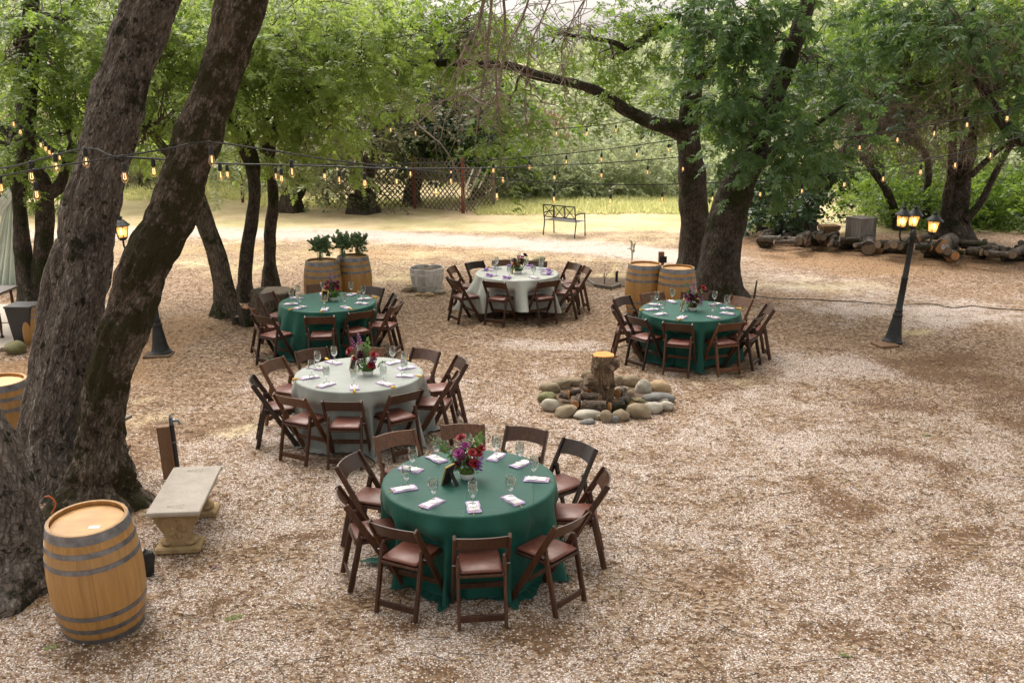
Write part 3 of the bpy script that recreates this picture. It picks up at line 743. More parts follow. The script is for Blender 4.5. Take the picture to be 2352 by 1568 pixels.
tree('oak with a crooked stem and a broken mossy limb stub', [tG, tG2, tG3], 'bark_dark', [E(680, 200, 20, 130, 90, 1.6, 400, .44), E(640, 330, 20, 80, 50, 1.1, 130, .40), E(850, 150, 20.5, 120, 80, 1.6, 320, .44), E(750, 290, 20.5, 110, 60, 1.3, 210, .42)], 'leaf_bright', 'oak', 7, 'oaks of the grove behind the tables')
YH = 22.6
tH = TP([(1598, 640, 80), (1594, 590, 68), (1595, 508, 65), (1592, 430, 68), (1585, 352, 58), (1582, 300, 56), (1588, 220, 48), (1596, 120, 44), (1602, 0, 40), (1610, -160, 30)], YH)
tH2 = TP([(1582, 310, 50), (1545, 295, 42), (1510, 285, 36), (1478, 274, 32), (1430, 248, 30), (1395, 224, 27), (1365, 207, 25), (1330, 195, 23), (1290, 186, 21), (1230, 172, 23), (1165, 150, 20), (1100, 148, 19), (1050, 144, 19), (960, 146, 17), (890, 144, 13), (820, 120, 7), (760, 118, 5)], YH, 21.0)
tH3 = TP([(1598, 110, 22), (1520, 60, 22), (1480, 90, 20), (1440, 110, 17), (1400, 95, 12), (1300, 80, 8)], YH, 22.0)
tH4 = TP([(1590, 200, 30), (1640, 140, 22), (1690, 60, 16)], YH)
tree('straight oak trunk with a long limb arching over the metal bench', [tH, tH2, tH3, tH4], 'bark_dark', [E(1260, 120, 23.4, 120, 45, 1.2, 130, .42), E(1390, 150, 22, 90, 55, 1.3, 130, .42), E(1470, 50, 22.5, 90, 55, 1.5, 170, .42), E(1570, 130, 22.2, 55, 100, 1.0, 150, .40), ((3.5, 20, 10), (4.5, 4.5, 1.6), 330, .8), E(1000, 80, 22.8, 130, 60, 1.2, 260, .44), E(900, 205, 22.5, 110, 45, 1.2, 120, .42), E(1120, 90, 23, 90, 45, 1.1, 100, .42), E(1180, 250, 22, 90, 60, 1.2, 90, .40), E(1350, 60, 22.5, 50, 40, 1.2, 70, .42), E(1140, 340, 22, 60, 50, 1.0, 60, .38), E(1050, 20, 21.5, 160, 60, 1.6, 260, .44)], 'leaf_mid', 'oak', 8, sides=24, step=.1)  # the high clump set in world coordinates is unseen, added for shade
YI = 19.4
tI = TP([(1648, 700, 130), (1648, 660, 100), (1655, 590, 98), (1668, 520, 92), (1686, 450, 86), (1708, 395, 76), (1735, 330, 62), (1770, 240, 52), (1800, 170, 44), (1832, 80, 42), (1858, 0, 38), (1900, -130, 30)], YI)
tI2 = TP([(1712, 400, 40), (1750, 370, 34), (1790, 335, 24), (1850, 300, 15), (1910, 262, 9), (1960, 225, 4)], YI - .4)
tree('broad black leaning trunk behind two barrels with big hanging leaves', [tI, tI2], 'bark_dark', [E(1730, 60, 18.4, 110, 80, 1.0, 210, .32), E(1660, 200, 18.6, 75, 75, .8, 170, .31), E(1690, 330, 18.5, 45, 40, .5, 50, .30), E(1810, 320, 18.0, 75, 70, .8, 180, .31), E(1785, 388, 18.0, 50, 28, .5, 55, .30), E(1890, 150, 20.2, 95, 110, 1.0, 230, .33), E(1890, 340, 19.2, 60, 45, .7, 90, .31), E(1630, 50, 19, 85, 70, 1.0, 150, .33), E(1720, 210, 20.3, 60, 60, .8, 80, .32), ((6, 15.5, 9.6), (4.5, 4.5, 1.5), 330, .8), ((6.5, 8.5, 9.6), (4, 4.5, 1.4), 330, .8)], 'leaf_blue', 'fan', 9, sides=28, step=.1, flare=.3)  # last two clumps lie above the view, added to shade tables and gravel
# --- trees along the log pile
gj = 'oaks standing along the log pile'
tJ = TP([(1838, 530, 62), (1848, 490, 56), (1868, 449, 52), (1902, 398, 47), (1938, 360, 42), (1975, 310, 30), (2010, 240, 22), (2030, 150, 15)], 28.5)
RNG = np.random.default_rng(21)
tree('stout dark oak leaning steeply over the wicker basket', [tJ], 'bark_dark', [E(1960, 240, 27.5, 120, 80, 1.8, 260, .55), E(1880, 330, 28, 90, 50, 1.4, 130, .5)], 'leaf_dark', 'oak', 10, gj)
tK = TP([(2064, 525, 24), (2060, 505, 22), (2042, 450, 19), (2024, 418, 18), (2000, 385, 17), (1985, 362, 15), (1940, 330, 10)], 28.8)
RNG = np.random.default_rng(22)
tw = tangle(Q(2060, 300, 26), (1.9, 1.2, 1.0), 420, 1.1, .25) + tangle(Q(2030, 220, 26), (2.0, 1.2, 1.0), 160, 1.1, .3) + tangle(Q(2180, 330, 25), (1.4, 1.0, .8), 160, 1.0, .3)
tree('thin crooked oak stem with a tangle of dry twigs above', [tK], 'bark_dark', [E(2080, 130, 27, 150, 100, 2.0, 640, .5), E(2040, 400, 29.5, 50, 35, 1.0, 60, .45)], 'leaf_mid', 'oak', 11, gj, twigs=tw)
tL = TP([(2130, 530, 20), (2128, 488, 17), (2131, 430, 17), (2131, 371, 17), (2118, 345, 17), (2095, 325, 15), (2075, 312, 9)], 29.2)
tree('upright thin oak stem behind the three-headed lamp', [tL], 'bark_dark', [E(2150, 250, 28.5, 110, 60, 1.6, 170, .5), E(2160, 420, 31, 90, 60, 1.6, 190, .5)], 'leaf_mid', 'oak', 12, gj)
tM = TP([(2192, 560, 78), (2196, 530, 62), (2202, 470, 46), (2214, 400, 36), (2225, 320, 37), (2232, 250, 34), (2235, 180, 26), (2233, 80, 20), (2235, -60, 16)], 26.8)
tM2 = TP([(2170, 548, 40), (2174, 480, 28), (2186, 400, 22), (2189, 320, 18), (2190, 260, 17), (2196, 120, 12)], 26.8)
tM3 = TP([(2215, 505, 24), (2234, 488, 19), (2256, 460, 17), (2275, 420, 15), (2312, 352, 13), (2330, 322, 11), (2400, 270, 8)], 26.5)
tM4 = TP([(2230, 405, 14), (2262, 372, 13), (2300, 340, 11), (2350, 310, 8)], 26.3)
tree('double-stemmed oak with a low side branch beside the log pile end', [tM, tM2, tM3, tM4], 'bark_dark', [E(2200, 70, 26, 170, 110, 2.0, 720, .48), E(2290, 200, 26, 110, 90, 1.8, 330, .48), E(2350, 60, 25, 130, 100, 1.6, 450, .48), E(2000, 40, 27, 120, 70, 1.8, 300, .48)], 'leaf_mid', 'oak', 13, gj, sides=22)
tN = TP([(2760, 800, 100), (2720, 600, 80), (2640, 440, 66), (2540, 360, 54), (2440, 335, 42), (2370, 325, 34), (2330, 312, 30), (2312, 289, 30), (2283, 252, 27), (2262, 212, 24), (2236, 164, 19), (2226, 110, 14), (2235, 20, 10)], 16.5, 17.5)
RNG = np.random.default_rng(23)
tw = tangle(Q(2260, 150, 17), (.8, .7, .9), 120, .8, .25)
tree('dark bent limb reaching in from beyond the picture edge', [tN], 'bark_dark', [E(2230, 60, 17, 130, 90, 1.2, 200, .33), E(2340, 180, 17, 80, 90, 1.0, 140, .33), E(2090, 60, 18, 100, 70, 1.2, 150, .33)], 'leaf_blue', 'fan', 14, twigs=tw)

# --- trees behind the lawn
def bgtree(label, u, vbase, Y, ells, leaf, w=30, kind='far', top=None, bark='bark_dark', seed=0, name='oak_tree', twigs=None, extra_tr=None, nb=.7):
    p = Q(u, vbase, Y); p.z = gz(p.x, Y); k = mpp(p)
    c = Vector(ells[0][0]); r = w * k / 2
    tr = [(Vector((p.x, Y, p.z - .2)), r * 1.2), (Vector((p.x + .1 * (c.x - p.x), Y, p.z + .5)), r), (p.lerp(c, .5) + Vector((.15, 0, 0)), r * .8), (c, r * .5)]
    trs = [tr]
    for e in ells[1:]: trs.append([(p.lerp(c, .55), r * .55), (p.lerp(Vector(e[0]), .75) + Vector((0, 0, .2)), r * .4), (Vector(e[0]), r * .2)])
    return tree(label, trs, bark, ells, leaf, kind, seed, 'trees behind the lawn', 10, .3, .3, .1, twigs, nb, True, .4, name)
RNG = np.random.default_rng(31)
bgtree('pale green tree behind the arbor at the picture edge', 10, 450, 33, [E(20, 300, 33, 130, 120, 2.2, 300, .75), E(120, 400, 34, 90, 60, 1.6, 120, .7)], 'leaf_bright', 24, seed=31)
bgtree('light green tree between the two great leaning trunks', 400, 455, 36, [E(390, 260, 36, 150, 130, 2.5, 380, .8), E(330, 120, 37, 160, 120, 2.5, 320, .85)], 'leaf_bright', 22, seed=32)
RNG = np.random.default_rng(33)
bgtree('grey bare bush on the far lawn behind the great trunks', 330, 442, 39, [E(330, 405, 39, 70, 45, 1.6, 130, .6)], 'leaf_olive', 14, 'small', seed=33, name='shrub', twigs=tangle(Q(330, 405, 39), (1.3, 1.0, .8), 150, 1.2, -.1))
RNG = np.random.default_rng(34)
bgtree('twiggy oak with thick stump-like trunk at the end of the lattice fence', 668, 472, 32.8, [E(690, 360, 33, 110, 70, 1.8, 240, .6), E(700, 260, 33.5, 140, 90, 2.2, 320, .7), E(560, 330, 34, 110, 70, 2.0, 230, .7)], 'leaf_pale', 44, 'small', seed=34, twigs=tangle(Q(720, 330, 32.5), (2.2, 1.0, 1.5), 200, 1.4, .3))
RNG = np.random.default_rng(35)
bgtree('ivy choked olive coloured tree standing within the lattice fence line', 832, 476, 32.6, [E(828, 430, 32.6, 34, 48, .6, 170, .42), E(830, 300, 33.6, 105, 85, 1.8, 380, .62), E(900, 200, 34, 120, 90, 2, 300, .75)], 'leaf_olive', 60, 'small', seed=35, twigs=tangle(Q(825, 340, 32.2), (1.0, .5, 1.4), 130, 1.2, .5))
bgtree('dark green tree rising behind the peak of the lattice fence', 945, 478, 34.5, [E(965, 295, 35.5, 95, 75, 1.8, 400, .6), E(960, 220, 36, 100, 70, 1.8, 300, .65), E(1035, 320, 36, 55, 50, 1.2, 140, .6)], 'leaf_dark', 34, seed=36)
bgtree('mid green tree with a leaning trunk behind the fence corner', 1100, 470, 36, [E(1120, 310, 37, 110, 80, 2.0, 300, .7), E(1100, 210, 37, 120, 80, 2.0, 280, .75)], 'leaf_mid', 26, seed=37)
b8 = bgtree('grey green buckeye with pink flower spikes beyond the lawn', 1240, 480, 41, [E(1240, 370, 41, 110, 95, 2.2, 420, .75), E(1300, 420, 41, 50, 50, 1.4, 120, .7), E(1200, 270, 42, 90, 70, 2.0, 230, .8)], 'leaf_pale', 22, seed=38)
RNG = np.random.default_rng(138)
pv, pa, ps = [], [], []
for (u, v) in [(1210, 235), (1225, 255), (1240, 265), (1252, 285), (1262, 300), (1275, 320), (1285, 305), (1236, 290), (1255, 330), (1270, 350), (1290, 345), (1300, 370), (1306, 400), (1312, 430), (1318, 455), (1325, 420), (1322, 395), (1312, 445), (1248, 240), (1268, 275), (1280, 380), (1318, 380), (1300, 330)] + [(RNG.uniform(1215, 1325), RNG.uniform(260, 460)) for _ in range(26)]:
    p = Q(u, v, 39.6 + RNG.uniform(-.2, .3))
    for k in range(5): pv.append(np.array(p) + RNG.normal(0, .05, 3) + np.array((0, 0, .09 * k))); pa.append(RNG.normal(0, .4, 3) + np.array((0, 0, 1))); ps.append(.28)
V, F, T = sprays(np.array(pv), np.array(pa), np.array(ps), 'small'); obj('flower_spikes', mesh_np('flower_spikes', V, [F], attr={'tint': T}), M['leaf_pink'], b8, -Vector(b8.location))
RNG = np.random.default_rng(39)
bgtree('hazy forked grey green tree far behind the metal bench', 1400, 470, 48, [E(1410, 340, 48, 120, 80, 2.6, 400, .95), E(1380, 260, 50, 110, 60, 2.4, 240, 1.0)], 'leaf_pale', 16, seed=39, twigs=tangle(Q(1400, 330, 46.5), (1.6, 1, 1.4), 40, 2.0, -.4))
RNG = np.random.default_rng(40)
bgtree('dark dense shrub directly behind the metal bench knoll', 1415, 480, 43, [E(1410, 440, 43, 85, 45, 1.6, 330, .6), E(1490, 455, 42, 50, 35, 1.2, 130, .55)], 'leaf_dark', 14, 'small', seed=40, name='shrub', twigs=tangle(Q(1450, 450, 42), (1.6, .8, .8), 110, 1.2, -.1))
bgtree('yellow green tree beside the straight oak, behind the lawn', 1530, 480, 43, [E(1525, 400, 43, 60, 80, 1.8, 250, .7), E(1500, 300, 46, 80, 70, 2, 240, .85)], 'leaf_pale', 16, seed=41)
bgtree('dark vine covered bush between the broad trunk and the log pile', 1790, 535, 27.2, [E(1780, 480, 27.2, 65, 55, 1.0, 260, .45), E(1760, 420, 27.8, 80, 55, 1.2, 190, .5)], 'leaf_dark', 20, 'far', seed=42, name='shrub')
RNG = np.random.default_rng(43)
bgtree('leafless mauve grey thicket behind the wicker basket', 1930, 505, 44, [E(1930, 450, 44, 80, 55, 1.6, 70, .6)], 'leaf_olive', 10, 'small', seed=43, name='shrub', twigs=tangle(Q(1930, 445, 43.5), (1.9, 1.2, 1.3), 900, 1.3, -.1))
bgtree('bright lime green tree above the grey wooden crate', 2010, 510, 36, [E(2000, 440, 36, 70, 60, 1.6, 330, .6), E(2070, 380, 36.5, 90, 80, 1.8, 300, .7)], 'leaf_bright', 16, seed=44)
bgtree('bright green tree behind the upright thin oak stem', 2120, 515, 35, [E(2110, 470, 35, 75, 50, 1.5, 280, .6), E(2150, 360, 36, 100, 80, 1.8, 320, .7)], 'leaf_bright', 16, seed=45)
bgtree('airy light green bush beyond the end of the log pile', 2300, 540, 32, [E(2295, 450, 32, 95, 75, 1.8, 430, .6), E(2320, 340, 33, 90, 70, 1.8, 260, .65)], 'leaf_pale', 14, seed=46, name='shrub')
bgtree('tall green tree far back above the log pile', 2200, 520, 46, [E(2150, 200, 46, 260, 170, 3, 760, 1.0), E(1950, 170, 47, 180, 150, 3, 520, 1.05)], 'leaf_mid', 24, seed=47)
bgtree('tall sunlit tree far back above the lattice fence', 800, 460, 46, [E(760, 150, 46, 260, 140, 3, 620, 1.05), E(1000, 130, 47, 150, 120, 3, 330, 1.05)], 'leaf_bright', 26, seed=48)
bgtree('tall pale tree far back above the arbor', 180, 440, 46, [E(120, 160, 46, 260, 180, 3, 620, 1.05)], 'leaf_pale', 26, seed=49)
bgtree('tall green tree far back behind the straight oak', 1640, 480, 46, [E(1660, 300, 46, 170, 180, 3, 520, 1.0)], 'leaf_mid', 22, seed=50)

# --- the wooded hillside: one mass
RNG = np.random.default_rng(60)
hp, ha, hz_, ht = [], [], [], []
for k in range(420):
    Y = RNG.uniform(52, 120); X = RNG.uniform(-.72, .72) * Y
    a = X / Y - .035
    top = gz(X, Y) + RNG.uniform(3.5, 7) * (.55 + .45 * min(1, abs(a) / .12))
    c = np.array((X, Y, top - 1.5)); r = np.array((2.6, 2.6, 2.4)) * RNG.uniform(.7, 1.2)
    n = 34; d = RNG.normal(0, 1, (n, 3)); d /= np.linalg.norm(d, axis=1, keepdims=True)
    d[:, 2] = np.abs(d[:, 2]) * 1.2 - .5
    hp.append(c + d * r * RNG.uniform(.6, 1, (n, 1))); ha.append(d + RNG.normal(0, .5, (n, 3)) - np.array((0, 0, .3))); hz_.append(RNG.uniform(1.2, 2.0, n)); ht.append(np.full(n, RNG.uniform(0, 1)))
V, F, T = sprays(np.concatenate(hp), np.concatenate(ha), np.concatenate(hz_), 'far', np.concatenate(ht))
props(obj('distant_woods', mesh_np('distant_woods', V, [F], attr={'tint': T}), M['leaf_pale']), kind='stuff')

def undergrowth(name, spots, leaf, seed):
    global RNG
    RNG = np.random.default_rng(seed); hp, ha, hs, ht = [], [], [], []
    for (u0, u1, Y0, Y1, h, n, sz) in spots:
        for _ in range(n):
            u = RNG.uniform(u0, u1); Y = RNG.uniform(Y0, Y1); x = (u - 1176) / FPX * Y; g_ = gz(x, Y); hh = h * RNG.uniform(.35, 1.0) * (.7 + .6 * noise.noise(Vector((x * .35, seed, 2))) + .3); m = 26
            d = RNG.normal(0, 1, (m, 3)); d /= np.linalg.norm(d, axis=1, keepdims=True)
            hp.append(np.array((x, Y, g_ + hh * .5)) + d * np.array((.8, .7, hh * .55)) * RNG.uniform(.5, 1, (m, 1))); ha.append(d + RNG.normal(0, .5, (m, 3))); hs.append(RNG.uniform(.7, 1.2, m) * sz); ht.append(np.clip(RNG.uniform(0, 1) * .8 + RNG.uniform(0, .2, m), 0, 1))
    V, F, T = sprays(np.concatenate(hp), np.concatenate(ha), np.concatenate(hs), 'small', np.concatenate(ht))
    props(obj(name, mesh_np(name, V, [F], attr={'tint': T}), M[leaf]), kind='stuff')
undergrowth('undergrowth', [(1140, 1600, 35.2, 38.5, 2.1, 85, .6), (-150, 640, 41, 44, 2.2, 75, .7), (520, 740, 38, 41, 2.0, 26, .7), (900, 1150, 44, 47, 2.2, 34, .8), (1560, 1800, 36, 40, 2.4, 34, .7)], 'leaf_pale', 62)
undergrowth('bright_undergrowth', [(1990, 2420, 28.6, 31.5, 1.5, 62, .55), (1960, 2420, 32, 35, 2.0, 40, .6), (1700, 1850, 29, 31, 1.2, 12, .5)], 'leaf_mid', 63)

# --- tall grass on the lawn's edge
RNG = np.random.default_rng(61)
gp = []
for (x0, x1, y0, y1, n) in ((-1.2, 7.5, 31.8, 36, 15000), (-16, -8, 35.5, 41, 8000), (-9, -2, 33.9, 36, 2500)):
    gp.append(np.stack([RNG.uniform(x0, x1, n), RNG.uniform(y0, y1, n)], 1))
gp = np.concatenate(gp); n = len(gp); z = ground_h(gp[:, 0], gp[:, 1]); hgt = RNG.uniform(.06, .30, n) * (.45 + .9 * np.array([noise.noise(Vector((p[0] * .9, p[1] * .9, 3))) * .5 + .5 for p in gp])); lean = RNG.normal(0, .10, (n, 2)); wd = RNG.uniform(.012, .03, n); an = RNG.uniform(0, math.pi, n)
b = np.stack([gp[:, 0], gp[:, 1], z], 1); dx = np.stack([np.cos(an) * wd, np.sin(an) * wd, 0 * wd], 1)
V = np.stack([b - dx, b + dx, b + np.stack([lean[:, 0], lean[:, 1], hgt], 1)], 1).reshape(-1, 3)
F = np.arange(3 * n).reshape(-1, 3)
M['grass'] = leaf_mat('tall_grass', (.42, .45, .16), (.78, .74, .44), (.75, .78, .35), .55, .6)
props(obj('tall_grass', mesh_np('tall_grass', V, [F], attr={'tint': np.repeat(RNG.uniform(0, 1, n), 3)}), M['grass']), kind='stuff')

def proj(p):
    d = Vector(p) - Vector((0, 0, CAM_H)); zc = d.y * CP - d.z * SP; yc = -d.z * CP - d.y * SP
    return 1176 + FPX * d.x / zc, 784 + FPX * yc / zc
# ------------------------------------------------------------------ folding chairs
def chair_proto(w, tag):
    parts = []
    def pt(name, mb, mat, sm=False): parts.append((name, mb.mesh(name, sm), mat))
    lean = (.47 / .79)
    py = lambda z: .20 - lean * z
    for s in (-1, 1):
        b = MB(); b.beam((s * .212, py(0) , 0), (s * .212, py(.795), .795), .054, .026, (1, 0, 0), .006); pt('back_post', b, w)
    for s in (-1, 1):
        b = MB(); b.beam((s * .184, -.262, 0), (s * .184, -.135, .575), .050, .028, (1, 0, 0), .009); pt('rear_leg', b, w)
    # curved back board between the posts
    vs, fs = [], []; n = 10
    for i in range(n + 1):
        x = -.20 + .40 * i / n; k = 1 - (2 * i / n - 1) ** 2
        for zz, th in ((.655 + .018 * k, 0), (.788 + .006 * k, 0), (.788 + .006 * k, 1), (.655 + .018 * k, 1)):
            vs.append((x, py(zz) - .012 - .030 * k + (.014 if th else 0), zz))
    for i in range(n):
        for j in range(4): fs.append((i * 4 + j, i * 4 + (j + 1) % 4, i * 4 + 4 + (j + 1) % 4, i * 4 + 4 + j))
    fs += [(0, 3, 2, 1), (n * 4, n * 4 + 1, n * 4 + 2, n * 4 + 3)]
    b = MB(); b.add(vs, fs); pt('backrest', b, w, 30)
    b = MB()
    for s in (-1, 1): b.beam((s * .165, -.200, .424), (s * .165, .185, .424), .020, .026, (0, 0, 1), .004)
    b.beam((-.155, -.195, .424), (.155, -.195, .424), .018, .024, (0, 0, 1), .004); b.beam((-.155, .176, .424), (.155, .176, .424), .018, .024, (0, 0, 1), .004)
    b.box((0, -.01, .434), (.30, .35, .008)); pt('seat_frame', b, w)
    b = MB(); b.box((0, -.008, .4555), (.330, .375, .034), None, .014); pt('seat_pad', b, 'vinyl', 50)
    b = MB(); b.beam((-.172, -.243, .088), (.172, -.243, .088), .018, .058, (0, 0, 1), .004); pt('rear_rail', b, w)
    b = MB(); b.beam((-.201, py(.20), .20), (.201, py(.20), .20), .016, .048, (0, 0, 1), .004); pt('front_rail', b, w)
    for s in (-1, 1): b = MB(); b.tube([(s * .168, -.150, .50), (s * .227, -.150, .50)], .006, 6); pt('hinge_bolt', b, 'hoop')
    return parts
CH = {k: chair_proto(k, k) for k in ('wood_a', 'wood_b', 'wood_c')}
def make_chair(loc, rz, proto, label, group):
    r = empty('folding_chair', loc, rz, label, 'chair', group)
    for name, me, mat in CH[proto]: obj(name, me, M[mat], r)
    return r

# ------------------------------------------------------------------ cloth-covered tables
def cloth_mesh(R0, chairs, seed, flare, hem=0.0, H=.762):
    """chairs: list of (angle, front edge distance); cloth draped over a round top of radius R0 down to the height hem(angle)"""
    rs = random.Random(seed); NT_ = 288; ph = [rs.uniform(0, 6.28) for _ in range(8)]
    prof = [(R0 * .25, 0), (R0 * .55, 0), (R0 * .85, 0), (R0 - .03, 0), (R0 - .012, .003), (R0 - .003, .010), (R0, .022)]
    ns = 26; V = [(0, 0, H)]; rows = []
    for r, d in prof: rows.append([(r * math.cos(2 * math.pi * k / NT_), r * math.sin(2 * math.pi * k / NT_), H - d + (.0015 * noise.noise(Vector((r * 9 * math.cos(2 * math.pi * k / NT_), r * 9 * math.sin(2 * math.pi * k / NT_), seed)))))  for k in range(NT_)])
    for j in range(1, ns + 1):
        s = j / ns; row = []
        for k in range(NT_):
            a = 2 * math.pi * k / NT_
            f = sum(math.sin(m * a + p) * w for m, p, w in zip((5, 8, 11, 13, 17, 21), ph, (.20, .24, .30, .36, .30, .22)))
            f = math.copysign(abs(f) ** .8, f)
            hb = hem + (.05 * math.sin(3 * a + ph[6]) + .04 * math.sin(7 * a + ph[7]) if hem > .05 else 0)
            z = (H - .022) * (1 - s) + hb * s
            fl = sum(g * math.exp(-((a - c + math.pi) % (2 * math.pi) - math.pi) ** 2 / (2 * wd * wd)) for c, g, wd in flare)
            r = R0 + (.085 + .05 * s) * s ** .7 * f + .055 * s + fl * s ** 1.3
            low = float(sstep(.62, .45, np.float64(z))) if False else min(1, max(0, (.64 - z) / .16))
            low = low * low * (3 - 2 * low)
            for ca, lim in chairs:
                da = ((a - ca + math.pi) % (2 * math.pi) - math.pi); across = abs(math.sin(da)) * R0
                if abs(da) < 1:
                    g = min(1, max(0, (.27 - across) / .10)); g = g * g * (3 - 2 * g)
                    t = lim / max(math.cos(da), .6) + .030 * f
                    if r > t: r = r + (t - r) * g * low
            row.append((r * math.cos(a), r * math.sin(a), max(z, .014)))
        rows.append(row)
    if hem < .05:                                   # the surplus lies on the ground
        for ext in (.03, .07):
            rows.append([(x * (1 + ext * (1 + .8 * math.sin(6 * math.atan2(y, x) + seed))), y * (1 + ext * (1 + .8 * math.sin(6 * math.atan2(y, x) + seed))),   .014 + .014 * abs(math.sin(31 * math.atan2(y, x) + ext * 60))) for x, y, z in rows[-1]])
    for row in rows: V += row
    tri = [(0, 1 + k, 1 + (k + 1) % NT_) for k in range(NT_)]
    q = [(1 + j * NT_ + k, 1 + (j + 1) * NT_ + k, 1 + (j + 1) * NT_ + (k + 1) % NT_, 1 + j * NT_ + (k + 1) % NT_) for j in range(len(rows) - 1) for k in range(NT_)]
    return mesh_np('tablecloth', V, [np.array(tri), np.array(q)], smooth=True)
gb = MB(); gb.lathe([(.0, .004), (.034, .004), (.036, .007), (.012, .011), (.0072, .018), (.0068, .055), (.010, .064), (.026, .078), (.036, .100), (.0385, .125), (.036, .155), (.033, .176), (.0318, .176), (.0345, .155), (.0365, .125), (.034, .102), (.023, .081), (.004, .072), (.0, .071)], 20)
GLASS = gb.mesh('water_glass', True)
def napkin_mesh(seed, wid=.105, L=.215):
    rs = random.Random(seed); b = MB(); nx_, ny_ = 5, 8
    for layer, (zz, dx, dy) in enumerate(((0, 0, 0), (.006, rs.uniform(-.006, .006), rs.uniform(-.006, .006)))):
        top, bot = [], []
        for j in range(ny_ + 1):
            for i in range(nx_ + 1):
                x = (i / nx_ - .5) * wid + dx + .004 * math.sin(j * 1.3 + seed); y = (j / ny_ - .5) * L + dy
                z = .0055 + zz + .0018 * math.sin(i * 1.7 + seed + layer) + .0018 * math.sin(j * 1.1 + seed * 2)
                top.append((x, y, z)); bot.append((x, y, zz + .0003))
        n = len(top); w = nx_ + 1; fs = []
        for j in range(ny_):
            for i in range(nx_):
                a = j * w + i; fs += [(a, a + 1, a + w + 1, a + w), (n + a, n + a + w, n + a + w + 1, n + a + 1)]
        edge = [i for i in range(w)] + [j * w + nx_ for j in range(1, ny_ + 1)] + [ny_ * w + i for i in range(nx_ - 1, -1, -1)] + [j * w for j in range(ny_ - 1, 0, -1)]
        for k in range(len(edge)): a, c = edge[k], edge[(k + 1) % len(edge)]; fs.append((a, n + a, n + c, c))
        b.add(top + bot, fs)
    return b.mesh('napkin', 50)
NAP = [napkin_mesh(k) for k in range(5)]
kb = MB(); kb.blob((0, 0, .022), (.026, .02, .018), 6, .3, 3)
for s in (-1, 1): kb.blob((s * .045, .004, .026), (.036, .032, .020), 6, .5, 5 + s)
KNOT = kb.mesh('napkin_knot', True)
cb = MB(); cb.box((0, 0, 0), (.083, .165, .0016)); CARD = cb.mesh('menu_card')
def tassel_mesh(drop):
    b = MB(); L = .045
    if drop: pts = [(0, 0, .002), (0, L * .5, .004), (0, L, .001), (0, L + .022, -.010), (.003, L + .026, -.035)]
    else: pts = [(0, 0, .002), (.003, L * .6, .003), (0, L, 0)]
    b.tube(pts, .0022, 5)
    e = Vector(pts[-1]); d = Vector((0, .003, -.085)) if drop else Vector((.014, .075, -.004))
    b.tube([e, e + d * .12, e + d * .18, e + d * .6, e + d], [.004, .011, .008, .014, .017], 7)
    return b.mesh('tassel', True)
TAS = [tassel_mesh(True), tassel_mesh(False)]
def bloom_mesh(seed, r, layers=3):
    rs = random.Random(seed); b = MB()
    for l in range(layers):
        n = 8 - l; tilt = R(8 + 26 * l)
        for k in range(n):
            a = 2 * math.pi * (k + .5 * l) / n + rs.uniform(-.15, .15); rr = r * (1 - .22 * l); w = rr * .52
            ca, sa = math.cos(a), math.sin(a)
            P_ = []
            for t, ww in ((.08, .3), (.55, 1), (1, .75)):
                rad = rr * t * math.cos(tilt) * (1 if t < 1 else .95); zz = rr * t * math.sin(tilt) + .12 * rr * (1 if t == .55 else 0) + .01 * l
                for s in (-1, 0, 1): P_.append((ca * rad - sa * w * ww * s * .8, sa * rad + ca * w * ww * s * .8, zz + abs(s) * .12 * rr))
            b.add(P_, [(0, 1, 4, 3), (1, 2, 5, 4), (3, 4, 7, 6), (4, 5, 8, 7)])
    return b.mesh('bloom', True)
BLOOM = [bloom_mesh(k, 1.0, 3 + k % 2) for k in range(3)]
def spike_mesh(seed, L=.13):
    rs = random.Random(seed); b = MB()
    for k in range(17):
        t = k / 16; a = k * 2.4; rad = .024 * (1 - .6 * t); c = Vector((math.cos(a) * rad, math.sin(a) * rad, L * (t - .35))); s = .019 * (1 - .45 * t)
        for j in range(4):
            q = a + j * 1.57 + .4; e = Vector((math.cos(q), math.sin(q), .35)) * s; n = Vector((-math.sin(q), math.cos(q), .3)) * s * .6
            b.add([c, c + e * .6 + n, c + e * 1.1, c + e * .6 - n], [(0, 1, 2, 3)])
    return b.mesh('flower_spike', False)
SPIKE = [spike_mesh(k) for k in range(2)]
